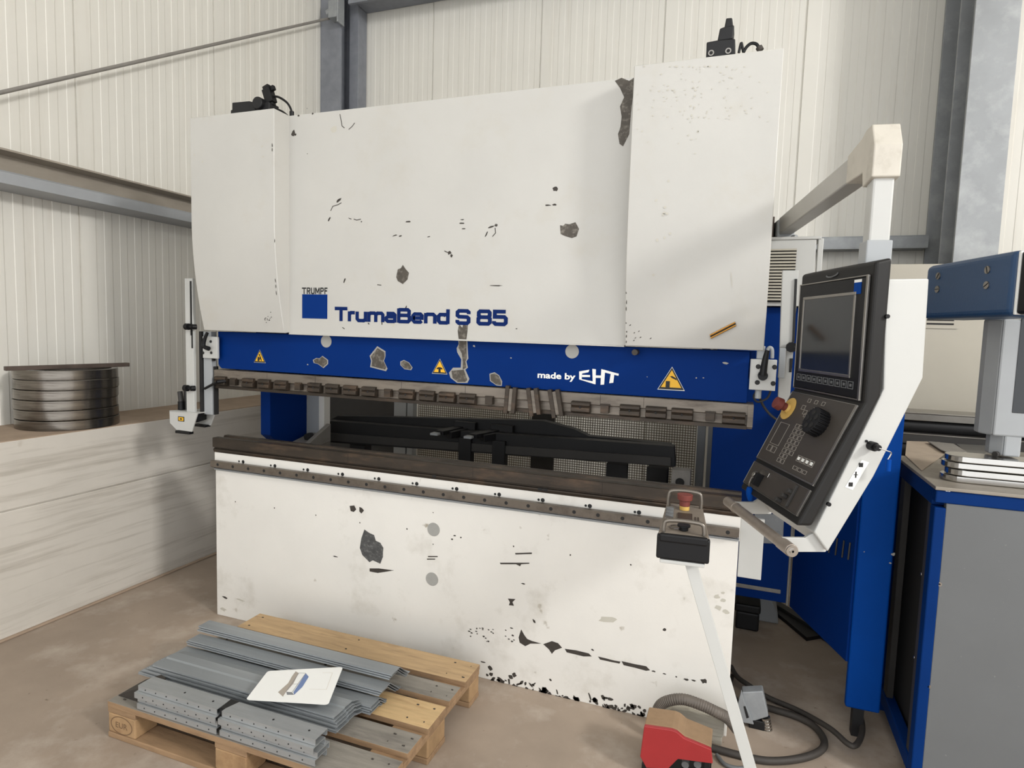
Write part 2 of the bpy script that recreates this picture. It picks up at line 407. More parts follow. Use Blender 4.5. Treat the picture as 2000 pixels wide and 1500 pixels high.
# ------------------------------------------------------------------ press brake
PB = thing('press_brake', 'large white and blue press brake with chipped paint filling the middle of the hall', 'machine', (1.33, .4, 0))
def chips(mb, items, y, m, eps=.0007):
    """paint chips: (px, py, rx, rz, angle) in metres about the spot seen at px,py, or explicit outlines"""
    for it in items:
        if isinstance(it[0], tuple):
            pts = [xz(a, b, y) for a, b in it]
        else:
            px, py, rx, rz, an = (list(it)+[0]*5)[:5]
            cx, cz = xz(px, py, y); pts = blob(cx, cz, rx, rz, an)
        mb.poly([(a, y-eps, b) for a, b in pts], m)
# ---- upper panel
up = MB(); up.box(.480, 2.185, 0, .07, 1.5545, 2.604)
up.prism([(0, 1.5545), (-.004, 1.551), (-.004, 1.547), (.03, 1.547), (.03, 1.5545)], 'x', .489, 2.164)
big = [
 ((1201,158),(1214,152),(1229,158),(1238,152),(1236,190),(1233,215),(1229,262),(1222,276),(1217,286),(1210,281),(1207,262),(1212,248),(1214,228),(1211,208),(1219,190),(1211,172)),
 ((1094,440),(1100,441),(1104,437),(1112,438),(1124,434),(1131,447),(1126,462),(1117,465),(1103,461),(1095,457)),
 ((777,526),(783,524),(787,517),(792,525),(799,533),(796,546),(787,555),(777,549),(774,541)),
 ((897,633),(903,640),(905,632),(911,636),(914,633),(913,648),(911,664),(896,662),(894,646)),
]
chips(up, big, 0, 1)
chips(up, [(573,260,.011,.014),(577,263,.006,.005),(1085,369,.011,.009),(662,391,.014,.006,.6),(643,428,.012,.004,1.0),(797,433,.012,.004),(771,460,.012,.003,.2),
 (782,461,.008,.003),(902,436,.012,.003),(906,447,.010,.0025),(903,429,.008,.0025),(878,494,.010,.007,.4),(882,499,.006,.008),(673,548,.004,.014,-.3),(960,443,.014,.004,.3),(969,440,.006,.006),
 (1070,401,.014,.003),(1083,400,.010,.004),(600,212,.002,.002),(583,226,.006,.004),(611,222,.005,.004),(969,558,.026,.0022),(793,601,.004,.010,-.3),(950,458,.003,.014,-.5),
 (720,632,.006,.003,-.5),(671,641,.008,.002,-.5),(868,618,.004,.003),(1009,642,.004,.002),(746,631,.003,.009),(706,433,.004,.003),(684,427,.010,.002,-.3)], 0, 2)
def crack(mb, pl, y, m, t=.0035):
    P = [xz(a, b, y) for a, b in pl]; stroke(mb, P, t, lambda a, b: V((a, y-.0008, b)), m)
for pl_ in ([(664,223),(667,238),(668,246),(673,250)], [(681,253),(688,247),(693,240)], [(667,396),(660,400),(650,403),(646,412)], [(691,428),(697,430),(705,428)], [(835,463),(840,462)],
            [(600,300),(601,301)], [(967,445),(968,455),(962,462)], [(737,556),(745,557)], [(876,494),(868,490)]):
    crack(up, pl_, 0, 2)
chips(up, [(767,634,.013,.011,0),(652,253,.02,.012,.4)], 0, 3)
upo = up.build('upper_panel', [PW, CHIP, CHIPD, SMUDGE], PB)
# lettering
def fy(x0, z0, sx, sz, y=-.0009): return lambda a, b: V((x0+a*sx, y, z0+b*sz))
lt = MB(); xa, za = xz(654, 626); xb, zb = xz(654, 598.5); xe, ze = xz(991, 633)
hh = .066; sx = (xe-xa)/text_width('TrumaBend S 85')
write(lt, 'TrumaBend S 85', fy(xa, za-.002, sx, hh), t=.25)
lt.build('lettering', NAVY, PB)
lt = MB(); x0, z0 = xz(590, 575.5); x1, z1 = xz(640, 562)
sxx = (x1-x0)/text_width('TRUMPF', .14)
write(lt, 'TRUMPF', fy(x0, z0+.0035, sxx, .031), t=.2, gap=.14)
lab(lt.build('lettering', BLKP, PB), 'small black capitals above the blue square')
lt = MB(); x0, z0 = xz(590.5, 621.5); x1, z1 = xz(639.5, 576)
lt.box(x0, x1, -.0014, -.0002, z0, z1+.002); lt.build('logo_square', LBLUE, PB)
# ---- covers
CPROF = []
for i in range(15):
    t_ = i/14; z_ = 2.10-(2.10-1.5525)*t_; CPROF.append((-.104+.071*t_**1.9, z_))
def cover(x0, x1):
    c = MB(); c.prism([(-.104, 2.606)]+CPROF+[(-.020, 1.5525), (.02, 1.56), (.09, 1.56), (.09, 2.606)], 'x', x0, x1, smooth=True); return c
def cpt(px, py, eps=.0012):
    """point on the front of a cover (upright part or sloping part)"""
    p = on('y', -.104, px, py)
    if p.z >= 2.0: return V((p.x, -.104-eps, p.z))
    prof = CPROF
    d = ray(px, py)
    for i in range(len(prof)-1):
        (ya, za), (yb, zb) = prof[i], prof[i+1]
        n = V((0, zb-za, -(yb-ya))); q = V((0, ya, za)); t = (q-CAM).dot(n)/d.dot(n); r = CAM+d*t
        if zb-1e-4 <= r.z <= za+1e-4 or (i == len(prof)-2): return V((r.x, r.y-eps, r.z))
    return p
def spot(mb, px, py, r, m, rz=None, an=0):
    c = cpt(px, py); ca, sa = math.cos(an), math.sin(an); rz = rz or r; k = (.043/.2075 if c.z < 1.76 else (.018/.13 if c.z < 1.89 else 0))
    pts = []
    for i in range(9):
        t = 2*math.pi*i/9; j = 1+random.uniform(-.3, .3); a, b = math.cos(t)*r*j, math.sin(t)*rz*j
        dx, dz = a*ca-b*sa, a*sa+b*ca
        pts.append((c.x+dx, c.y-dz*k, c.z+dz))
    mb.poly(pts, m)
cl = cover(-.033, .488)
for _ in range(14): spot(cl, 520+random.gauss(0, 7), 622+random.gauss(0, 6), .003, 1, .002, .5)
for px, py in ((538,470),(539,548),(540,560),(541,572),(533,292),(533,284)): spot(cl, px-1, py, .002, 1, .009)
for px, py in ((380,303),(396,316),(514,306),(510,332),(512,286)): spot(cl, px, py, .006, 2, .004, .6)
cl.build('cylinder_cover', [PW, CHIPD, SMUDGE], PB, bevel=.003)
cr = cover(2.172, 2.690)
for _ in range(120):
    spot(cr, min(1500, max(1245, random.gauss(1355, 60))), min(300, max(130, random.gauss(190, 50))), random.uniform(.0015, .0042), 2, random.uniform(.0015, .004), random.random())
for _ in range(10): spot(cr, 1295+random.gauss(0, 10), 435+random.gauss(0, 70), .005, 2)
for px, py in ((1238,665),(1236,655),(1245,652),(1228,640),(1248,664),(1268,666),(1235,670)): spot(cr, px+3, py-5, .004, 1, .0015, .6)
for py in (572, 590, 603, 631, 648, 657, 668): spot(cr, 1222.5+random.uniform(-.6, 1.6), py, .0018, 1, random.uniform(.002, .008))
spot(cr, 1429, 547, .0015, 2, .03, .15)
cr.build('cylinder_cover', [PW, CHIPD, SMUDGE], PB, bevel=.003)
# bodies behind the covers (cylinder housings and head)
hd = MB(); hd.box(.02, 2.66, .09, .55, 1.56, 2.58); hd.build('press_head', PWB, PB, bevel=.004)
# ---- ram: blue beam
rm = MB()
rm.prism([(-.003, 1.375), (.004, 1.362), (.018, 1.352), (2.643, 1.347), (2.643, 1.547), (-.003, 1.547)], 'y', .03, .13)
rm.box(2.643, 2.664, .05, .13, 1.44, 1.547)
rimp = [
 ((722,695),(737,676),(753,686),(753,696),(750,705),(757,720),(754,725),(723,717),(725,705)),
 ((611,703),(618,699),(624,700),(630,695),(641,703),(641,711),(632,719),(621,711),(613,709)),
 ((782,706),(789,703),(799,708),(806,718),(803,723),(790,721),(782,713)),
 ((956,730),(966,727),(975,733),(981,745),(980,754),(970,753),(957,744)),
 ((895,663),(913,666),(914,690),(915,700),(911,706),(914,718),(909,722),(917,740),(913,748),(893,748),(880,738),(877,728),(885,718),(900,718),(901,702),(893,688),(892,680),(896,672)),
]
def shrink(pts, k):
    cx = sum(p[0] for p in pts)/len(pts); cy = sum(p[1] for p in pts)/len(pts)
    return tuple((cx+(a-cx)*k, cy+(b-cy)*k) for a, b in pts)
chips(rm, rimp, .03, 2, .0006); chips(rm, [shrink(p, .86) for p in rimp[:4]], .03, 1, .0012)
chips(rm, [((897,664),(911,666),(912,700),(909,706),(911,718),(904,722),(904,706),(902,690),(896,680)), ((882,724),(906,722),(913,742),(909,746),(894,746),(884,738))], .03, 1, .0012)
chips(rm, [(926,676,.006,.004,-.6),(998,699,.004,.003),(601,712,.004,.003),(1417,709,.010,.005),(1360,738,.003,.003),(1374,738,.003,.002),(719,657,.004,.003),(1264,736,.002,.002)], .03, 2, .0007)
rm.build('ram', [BLUE, CHIP, CRACK], PB, bevel=.002)
def disc(mb, px, py, y, r, m=0, th=.002, n=28):
    p = on('y', y, px, py); mb.cyl((p.x, y+.001, p.z), (p.x, y-th, p.z), r, n, m)
for a, b in ((637.5, 666.5), (1117.5, 686.5)):
    k = MB(); disc(k, a, b, .03, .031 if a < 700 else .0295); lab(k.build('plug_disc', FADE, PB), 'round grey plug disc')
k = MB(); q = on('y', .0, 1241, 688); k.cyl((q.x, .03, q.z), (q.x, -.02, q.z), .012, 16); k.build('screw_head', CHIPD, PB)
# warning stickers
def sticker(px, py, w, kind):
    p = on('y', .03, px, py); s = MB(); h = w*.88
    def tri(k, dz=0): return [(p.x-w/2*k, p.z-h/2*k*.9+dz), (p.x+w/2*k, p.z-h/2*k*.9+dz), (p.x, p.z+h/2*k*1.1+dz)]
    for i, (k, m) in enumerate(((1, 0), (.94, 1), (.74, 2))):
        s.prism(tri(k), 'y', .0292-i*.0005, .0298-i*.0005, m)
    def pic(pts): s.prism([(p.x+a*w, p.z+b*w) for a, b in pts], 'y', .0274, .0281, 1)
    if kind == 0:
        pic([(-.16, -.28), (-.02, -.28), (-.02, -.02), (-.12, .02), (-.16, -.06)]); pic([(.0, .1), (.1, .02), (.2, -.26), (.12, -.26), (.06, -.1), (.02, -.2), (-.02, -.18), (.02, -.02)]); pic([(-.04, .2), (.06, .16), (.04, .06), (-.06, .1)])
    elif kind == 1:
        pic([(-.07, -.3), (.07, -.3), (.06, -.1), (-.06, -.1)]); pic([(-.2, -.12), (.2, -.12), (.16, -.04), (.06, .0), (-.06, .0), (-.16, -.04)])
    else:
        pic([(-.2, -.3), (-.05, -.3), (-.05, -.06), (-.2, -.06)]); pic([(-.06, .12), (.02, .06), (.2, -.02), (.17, .06), (.02, .14)])
    s.build('warning_sticker', [SILV, BLKP, YEL], PB)
sticker(507.5, 697, .077, 0); sticker(859, 717, .08, 1); sticker(1311.5, 741.5, .108, 2)
# "made by EHT"
lt = MB(); x0, z0 = xz(1050, 736, .03); x1, _ = xz(1124, 742, .03)
put_text(lt, 'made by', lambda a, b: V((x0+a*(x1-x0), .0291, z0-.013+b*.036)), bold=.03)
def pxp(pts, y=.0291): return [V((xz(a, b, .03)[0], y, xz(a, b, .03)[1])) for a, b in pts]
s4 = lambda x, y: (780+x/4.0, 560+y/4.0)
for pts in ([(1405,662),(1485,648),(1478,668),(1428,678),(1425,722),(1528,742),(1528,762),(1405,724)], [(1428,688),(1490,690),(1490,706),(1428,706)],
            [(1508,642),(1536,645),(1533,762),(1512,758)], [(1533,692),(1578,694),(1578,712),(1533,712)], [(1578,645),(1608,650),(1600,764),(1572,766)],
            [(1578,643),(1715,680),(1712,696),(1604,670)], [(1652,678),(1680,684),(1672,750),(1640,754)]):
    yo_ = globals().get('yo_', .0291)-.00012
    lt.poly(pxp([s4(*q) for q in pts], yo_))
lab(lt.build('lettering', WHITE, PB), 'white maker lettering on the blue ram')
# ---- upper tool clamping rail
cp = MB()
cp.prism([(.030, 1.345), (.02, 1.343), (.02, 1.300), (.034, 1.296), (.034, 1.262), (.04, 1.245), (.105, 1.245), (.105, 1.345)], 'x', -.026, 2.668)
cp.box(2.648, 2.669, .012, .10, 1.256, 1.342); cp.box(.33, .331, .0195, .021, 1.30, 1.342, 1)
for x in (.63, 1.12, 1.45, 1.75, 2.07, 2.25): cp.box(x, x+.0012, .0192, .021, 1.30, 1.343, 1)
cp.box(-.024, 2.648, .026, .10, 1.2440, 1.2585, 2)
cp.build('clamp_rail', [TOOL, DARK, TOOLD], PB, bevel=.0015)
# clamps: wide ones and narrow ones, seen at these places along the rail
wide = [431, 486, 517, 548.5, 614.5, 648, 684.5, 721, 793.5, 833, 873, 913, 1133.5, 1230, 1281.5, 1332]
wide2 = [(1133.5, 797), (1230, 801), (1281.5, 807), (1333, 812), (1433, 823)]
narrow = [455, 581.5, 757, 955, 1181, 1387]
def rail_x(px): 
    # x along the rail for a screen column near the clamp row
    f0 = (px-431)/(1433-431); py = 747+(818-747)*f0*1.02
    return on('y', .01, px, py).x
wide = [431, 485, 516, 549, 614, 649, 684, 720.5, 794, 834, 873, 913, 1134, 1230, 1281, 1332, 1433]
for px in wide:
    x = rail_x(px); k = MB(); w = .036+.006*(px-431)/1000
    k.prism([(.034, 1.312), (.004, 1.310), (.0, 1.305), (.0, 1.294), (.006, 1.289), (-.002, 1.285), (-.002, 1.268), (.012, 1.262), (.034, 1.262)], 'x', x-w, x+w)
    k.cyl((x, -.0005, 1.287), (x, -.0035, 1.287), .005, 10, 1)
    k.build('tool_clamp', [TOOLD, DARK], PB, bevel=.0015)
for px in narrow:
    x = rail_x(px); k = MB(); k.box(x-.017, x+.017, .004, .034, 1.268, 1.302); k.box(x-.02, x+.02, .008, .034, 1.298, 1.306)
    k.build('tool_clamp', TOOLD, PB, bevel=.0015)
for px, an in ((997.5, -.06), (1043, .16), (1086, .2)):
    x = rail_x(px); T = Matrix.Translation((x, 0, 1.296)) @ Matrix.Rotation(an*-1, 4, 'Y')
    k = MB(); k.box(-.026, -.008, -.004, .02, -.062, .062, 0, T); k.box(.008, .026, -.004, .02, -.058, .058, 0, T); k.box(-.01, .01, .002, .02, -.05, .05, 1, T)
    lab(k.build('tool_clamp', [TOOLD, TOOL], PB, bevel=.002), 'tool clamp swung open upright')
# small lever at the left end of the rail
k = MB(); a = on('y', -.02, 400, 759); b = on('y', -.02, 424, 746); k.cyl(a, b, .007, 10); k.cyl(b, b+V((.03, .03, .005)), .010, 10); k.build('clamp_lever', BLK, PB)
# ---- bed
bd = MB(); bd.box(0, 2.645, 0, .06, .0, .806)
chips(bd, [((712,1034),(722,1041),(731,1045),(734,1056),(743,1060),(749,1070),(747,1090),(743,1101),(728,1094),(722,1098),(708,1084),(703,1070),(706,1051))], 0, 3, .0010)
chips(bd, [
 ((712,1037),(721,1041),(731,1047),(734,1056),(743,1062),(748,1070),(748,1088),(742,1099),(730,1094),(722,1096),(709,1084),(704,1072),(706,1052)),
 ((683,988),(692,987),(696,995),(691,1000),(685,998)), ((702,990),(707,992),(711,997),(706,1003),(702,999)), ((722,1110),(740,1110),(770,1114),(738,1119),(722,1116)),
 ((992,1169),(1007,1170),(1001,1176),(1004,1183),(994,1182),(996,1176)),
 ((1018,1229),(1024,1240),(1030,1248),(1040,1252),(1058,1257),(1036,1257),(1026,1262),(1015,1255),(1013,1245)),
 ((1061,1258),(1078,1252),(1090,1256),(1098,1265),(1084,1270),(1078,1277),(1072,1268)),
 ((1103,1267),(1125,1270),(1150,1276),(1156,1282),(1140,1282),(1107,1274)), ((1168,1282),(1185,1286),(1200,1290),(1212,1292),(1210,1296),(1190,1292),(1172,1288)),
 ((1214,1291),(1240,1297),(1262,1301),(1270,1309),(1262,1310),(1240,1304),(1218,1299)),
 ((976,1099),(1034,1099),(1034,1101),(1018,1102),(1016,1106),(1008,1102),(978,1102)), ((1006,1080),(1039,1079),(1039,1082),(1007,1083)),
 ((836,1086),(855,1086),(855,1088),(836,1088)), ((834,1091),(850,1091),(850,1093),(834,1093)),
 ], 0, 1)
sm_ = [(460,980),(536,992),(617,1006),(703,1021),(795,1033),(1003,1067),(1114,1084),(1232,1103)]
for a, b in sm_: chips(bd, [(a, b, .0035, .0035)], 0, 1)
chips(bd, [(1374,1330,.012,.010),(1340,1327,.010,.004),(1355,1329,.008,.004),(1298,1316,.006,.003),(1277,1311,.008,.003),(1321,1322,.004,.003),(1298,1230,.008,.006,0),(440,1167,.018,.005,-.2),(655,1087,.012,.003),
 (888,1046,.006,.003),(883,1053,.005,.004),(900,1050,.004,.004),(943,1293,.012,.004),(1022,1140,.010,.003,0),(846,1063,.003,.003),(1043,1213,.005,.010,.6),(846,1001,.004,.002),(1157,1269,.006,.004,-.4)], 0, 1)
rr = random.Random(4)
for _ in range(26): chips(bd, [(rr.uniform(915, 1010), rr.uniform(1224, 1254), rr.uniform(.003, .006), rr.uniform(.002, .004))], 0, 1)
for i in range(85):
    px = 946+rr.random()**.9*340; base = 1330+(px-946)*.245
    chips(bd, [(px, base-abs(rr.gauss(0, 11))-2, rr.uniform(.004, .016), rr.uniform(.003, .011), rr.random()*3)], 0, 1)
chips(bd, [(470,1172,.03,.004,-.1),(436,1190,.02,.010,0),(1190,1210,.04,.014,.2),(1400,1165,.012,.009,0),(1403,1187,.012,.010,0),(1412,1172,.01,.008,0),(1418,1195,.012,.008,0),(1412,1158,.008,.006,0)], 0, 2)
bd.build('bed_panel', [PWB, CHIPD, SMUDGE, mat('bare_steel_large', (88, 88, 88), .5, .2, var=.4, scale=40, rgb2=(132, 132, 130), amt=.8, scale2=50)], PB, bevel=.003)
for a, b in ((847, 1034), (844, 1131)):
    k = MB(); disc(k, a, b, 0, .032, th=.0016); lab(k.build('plug_disc', FADE, PB), 'round greyish plug disc')
st = MB(); st.box(-.006, 2.648, .002, .06, .806, .905)
st.box(-.004, 2.646, -.006, .002, .808, .829, 1); st.box(-.004, 2.646, -.0075, -.006, .816, .819, 2)
for a, b in ((467,901),(529,909),(593,917),(661,925.5),(732,934.5),(806,944),(884,954),(967,965),(1052,976),(1144,987.5),(1240,1000)):
    disc(st, a, b, .002, .0055, 3, .001, 14); disc(st, a+8, b+.9, .002, .009, 3, .0012, 16)
st.build('bed_strip', [PWB, GALV, DARK, BLKP], PB, bevel=.001)
rl = MB(); rl.box(-.004, 2.645, -.03, -.006, .830, .862)
rl.prism([(-.03, .830), (-.026, .826), (-.006, .826), (-.006, .830)], 'x', 0, 2.64)
for i in range(26): rl.cyl((.046+.1023*i, -.0295, .845), (.046+.1023*i, -.0308, .845), .008, 12, 1)
rl.build('support_rail', [RAIL, BLKP], PB, bevel=.0015)
bk = MB(); bk.box(2.648, 2.735, .012, .03, .66, .90); bk.build('side_bracket', PWC, PB, bevel=.002)
# ---- lower die
di = MB()
di.prism([(.0, .903), (-.004, .915), (-.004, .921), (.004, .924), (.004, .928), (-.008, .932), (-.008, .980), (-.005, .982), (.030, .982), (.034, .978), (.040, .960), (.062, .960), (.070, .978), (.073, .983), (.098, .983), (.104, .978), (.104, .903)], 'x', -.010, 2.646)
for x in (.845, 1.51, 2.1): di.box(x, x+.001, -.0086, -.007, .934, .979, 1)
for px, py in ((848, 926), (1055, 955), (1065, 956)):
    q = on('y', -.004, px, py); di.box(q.x-.01, q.x+.01, -.0052, -.003, .912, .924, 1)
di.build('lower_die', [TOOLD, DARK], PB, bevel=.001)
# ---- C frames
def cframe(x0, x1):
    f = MB(); f.prism([(.10, 0), (1.30, 0), (1.30, 2.45), (.10, 2.45), (.10, 1.40), (.33, 1.36), (.33, .96), (.43, .90), (.10, .88)], 'x', x0, x1); return f
f = MB(); f.prism([(.40, .12), (.66, .12), (.66, 2.45), (.30, 2.45), (.30, 1.45), (.335, 1.40), (.335, .95), (.40, .90)], 'x', .0, .07)
f.build('side_frame', BLUE, PB, bevel=.003)
f = MB(); f.box(2.50, 2.895, .70, 1.3, .31, 1.748, 0); f.box(2.60, 2.86, .692, .70, .355, .375, 1)
f.box(2.886, 2.897, .695, .71, .30, 1.71, 1)
lab(f.build('side_frame', [BLUE, GALVD], PB, bevel=.003), 'blue right side frame')
# inner throat of left frame and rear parts
g = MB(); g.box(.07, .16, .66, .70, .80, 1.5); g.box(.16, .20, .66, .72, .80, 1.5, 1)
g.build('rear_post', [GREYL, PWB], PB, bevel=.002)
g = MB(); q = on('y', 1.6, 775, 790); q2 = on('y', 1.6, 812, 790)
g.box(-.6, q.x, 1.6, 1.62, .3, 1.7, 1); g.box(q.x, q2.x-.06, 1.56, 1.62, .3, 1.7, 0); g.box(q2.x-.05, q2.x, 1.56, 1.62, .3, 1.7, 0)
g.build('rear_door', [GREYL, DGM], PB, bevel=.002)
for a, b in ((1360, 1376), (1381, 1393)):
    qa = on('y', 1.3, a, 880); qb = on('y', 1.3, b, 880); g = MB(); g.box(qa.x, qb.x, 1.3, 1.34, .4, 1.7); g.build('rear_post', GREYL, PB, bevel=.002)
# ramps of the lower frame seen through the gap
g = MB()
g.prism([(.42, .88), (.70, .93), (.70, .60), (.42, .60)], 'x', .10, .22, 0)
g.prism([(.45, .90), (.66, .99), (.66, .88), (.45, .86)], 'x', .22, .25, 0)
g.cyl((.17, .55, .93), (.17, .56, .90), .03, 16, 1)
g.build('frame_foot', [GALVD, DARK], PB, bevel=.003)
g = MB(); qa = on('y', .75, 1313, 915); qb = on('y', .75, 1348, 945)
g.box(qa.x, qb.x, .72, .80, .70, qa.z, 0); g.cyl((qa.x+.045, .719, qb.z+.01), (qa.x+.045, .714, qb.z+.01), .022, 20, 1)
g.build('bearing_block', [GALVD, DARK], PB, bevel=.003)
# wire mesh guard at the rear
mh = MB(); y = 1.62; qa = on('y', y, 816, 900); qb = on('y', y, 1350, 900); x0, x1 = qa.x, qb.x+.02; z0, z1 = .42, 1.35
n = int((x1-x0)/.0165)
for i in range(n+1):
    x = x0+(x1-x0)*i/n; mh.box(x-.0022, x+.0022, y, y+.002, z0, z1)
n = int((z1-z0)/.0165)
for i in range(n+1):
    z = z0+(z1-z0)*i/n; mh.box(x0, x1, y-.002, y, z-.0022, z+.0022)
q = on('y', y, 1037, 880); mh.box(q.x, q.x+.17, y-.004, y-.002, z0, z1, 1)
mh.box(x0-.02, x1+.02, y-.006, y+.01, z1, z1+.03, 1); mh.box(x0-.02, x1+.02, y-.006, y+.01, z0-.03, z0, 1)
mh.build('mesh_guard', [MESHM, DGM], PB)
# ---- back gauge
bgz = MB()
P = [on('y', .80, *p) for p in ((612,820),(1316,872),(1318,912),(612,862))]
bgz.prism([(P[0].x, P[0].z), (P[1].x, P[1].z), (P[2].x, P[2].z), (P[3].x, P[3].z)], 'y', .80, .87, 0)
for px in list(range(640, 830, 25))+list(range(975, 1310, 29)):
    py = 848+(px-640)*.082; q = on('y', .799, px, py); bgz.cyl((q.x, .801, q.z), (q.x, .7985, q.z), .008, 10, 1)
P = [on('y', .795, *p) for p in ((612,843),(1310,893),(1310,910),(612,858))]
bgz.prism([(a.x, a.z) for a in P], 'y', .786, .80, 2)
P = [on('y', .9, *p) for p in ((640,822),(660,812),(900,818),(1060,822),(1120,838),(1150,852),(1310,868),(1310,880),(620,835))]
bgz.prism([(a.x, a.z) for a in P], 'y', .90, .96, 0)
bgz.build('gauge_beam', [BLK2, DARK, DGM], PB, bevel=.002)
for (sx, sy) in ((0, 0), (63, 8)):
    k = MB(); 
    a = on('z', 1.03, 930+sx, 818+sy); b = on('z', 1.0, 830+sx, 848+sy)
    k.bar(V((a.x, .92, 1.0)), V((b.x+.02, .70, .99)), .06, .025); k.bar(V((a.x+.04, .90, .985)), V((b.x+.06, .74, .975)), .05, .04)
    k.box(a.x-.05, a.x+.09, .86, .97, .95, 1.04)
    k.box(b.x+.11, b.x+.19, .775, .83, .80, .96)
    fo = k.build('gauge_finger', BLK2, PB, bevel=.003)
    k = MB(); k.box(b.x-.02, b.x+.03, .66, .71, .978, .992); lab(k.build('finger_tip', GREYL, fo, bevel=.003), 'light grey stop tip')
for px in (700, 1205, 1285):
    g = MB(); q = on('y', .85, px, 925); g.box(q.x-.06, q.x+.05, .84, .92, .3, .88); g.build('gauge_support', DARK, PB)
g = MB(); P = [on('y', .694, *p) for p in ((1474,1004),(1528,1004),(1531,1016),(1529,1062),(1474,1060))]; g.prism([(q.x, q.z) for q in P], 'y', .690, .699); q = on('y', .69, 1520, 1040); g.cyl((q.x, .69, q.z), (q.x, .686, q.z), .008, 12)
lab(g.build('cover_plate', GALV, PB, bevel=.001), 'small galvanised cover plate')
# ---- things on top of the head: valves with cables
def valve_left():
    k = MB(); y = .0
    f = lambda px, py, yy=0.02: on('y', yy, px, py)
    P = [f(450,221), (f(450,215)), f(453,214), f(453,200), f(486,197), f(500,201), f(502,216)]
    P = [(q.x, q.z) for q in P]; z = 2.585
    P2 = [(P[0][0], z)]+P[1:-1]+[(P[-1][0], P[-1][1]), (P[-1][0], z)]
    k.prism(P2, 'y', .02, .10)
    a = f(507, 203); k.cyl((a.x, .0, a.z), (a.x, .10, a.z), .030, 20); k.box(a.x-.03, a.x+.06, .02, .09, 2.585, a.z+.005)
    a = f(514, 196); b = f(521, 170); T = Matrix.Translation(((a.x+b.x)/2-.0, .05, (a.z+b.z)/2+.005)) @ Matrix.Rotation(-.35, 4, 'Y')
    k2 = MB(); k2.box(-.024, .022, -.02, .02, -.045, .03, 0, T); k2.box(-.017, .02, -.018, .018, .03, .045, 0, T); k2.box(.022, .042, -.01, .01, .008, .032, 0, T); k2.box(-.014, .014, -.014, .014, -.06, -.045, 0, T)
    v = k.build('hydraulic_valve', BLK2, PB, bevel=.004); k2.build('plug_connector', BLK, v, bevel=.004)
    c = MB(); P = [f(533,188,.05), f(545,190,.05), f(560,200,.05), f(568,213,.05), f(570,226,.05)]; c.tube(P, .0055, 8); c.cyl(P[-1]+V((0, 0, .02)), P[-1]+V((0, 0, -.03)), .011, 10)
    P = [f(526,210,.05), f(540,213,.05), f(552,218,.05), f(562,226,.05)]; c.tube(P, .0045, 8)
    c.build('cable', BLK, v)
valve_left()
k = MB(); f = lambda px, py, yy=.03: on('y', yy, px, py)
P = [f(1379.5,108), f(1380,82), f(1401,78), f(1406,54), f(1414,51), f(1418,30), f(1430,29), f(1432,47), f(1434,47), f(1431,74), f(1436,75), f(1437,104)]
P = [(q.x, q.z) for q in P]; P[0] = (P[0][0], 2.59); P[-1] = (P[-1][0], 2.59)
k.prism(P[:3]+P[-2:]+P[-1:], 'y', .03, .13)
k.prism([P[2], P[3], P[4], P[8], P[9]], 'y', .035, .11); k.prism([P[4], P[5], P[6], P[7]], 'y', .05, .10)
vr = k.build('hydraulic_valve', BLK2, PB, bevel=.004)
for px, py in ((1389, 104), (1422.5, 100)):
    k = MB(); q = f(px, py); k.cyl((q.x, .031, q.z), (q.x, .026, q.z), .011, 18, 0); k.cyl((q.x, .027, q.z), (q.x, .0255, q.z), .0065, 14, 1); k.build('valve_port', [STEEL, DARK], vr)
c = MB(); c.tube([f(1443,103), f(1446,90), f(1448,84), f(1450,92), f(1452,102)], .005, 8)
c.tube([f(1452,102), f(1458,92), f(1467,85), f(1477,86), f(1483,94), f(1486,99)], .006, 8); c.build('cable', BLK, vr)
k = MB(); a = f(1482, 92); b = f(1486, 99); k.cyl(a, b, .012, 12); lab(k.build('cable_boot', DGREY, vr), 'grey cable boot')
# ---- laser guard arms on both ends of the ram
def kn(mb, px, py, y, r=.016):
    q = on('y', y, px, py); mb.cyl((q.x, y, q.z), (q.x+.0, y-.03, q.z), r, 12)
a = MB(); a.box(-.166, -.112, -.03, -.012, .995+.11, 1.822); 
arm = thing('laser_guard_arm', 'slotted white laser guard arm hanging at the left end of the ram', 'guard', (-.14, 0, 1.1))
L1 = a.build('arm_rail', PWC, arm, bevel=.002)
s_ = MB(); q1 = on('y', -.03, 373, 549); q2 = on('y', -.03, 373, 655); q3 = on('y', -.03, 376, 680)
s_.box(q1.x-.006, q1.x+.004, -.033, -.030, q2.z, q1.z); s_.box(q3.x-.004, q3.x+.004, -.033, -.030, q3.z, q2.z+.03); s_.build('slot_strip', BLKP, arm)
a = MB(); a.box(-.085, -.030, .01, .045, 1.10, 1.545); a.box(-.105, -.088, .0, .03, 1.10, 1.545, 1); a.box(-.03, -.022, .02, .05, 1.10, 1.36, 1)
a.box(-.112, -.02, .012, .03, 1.39, 1.50, 1); a.build('slide_rail', [GREYL, DARK], arm, bevel=.002)
for px, py in ((366, 638), (364, 758)):
    kb = MB(); q = on('y', -.05, px, py); kb.cyl((q.x-.012, -.05, q.z), (q.x+.04, -.04, q.z), .008, 10); kb.cyl((q.x-.012, -.05, q.z), (q.x+.010, -.05, q.z), .017, 14); kb.cyl((q.x+.03, -.05, q.z), (q.x+.04, -.03, q.z), .014, 12); kb.build('clamp_knob', BLK, arm)
br = MB(); f = lambda px, py, y=-.04: on('y', y, px, py)
P = [f(332.5,802), f(387,808), f(376,843), f(346,839), f(333.5,826)]
br.prism([(q.x, q.z) for q in P], 'y', -.045, -.039)
x0 = P[1].x
Q = [on('y', .08, *p) for p in ((392,807),(421,803),(411,831),(384,829))]
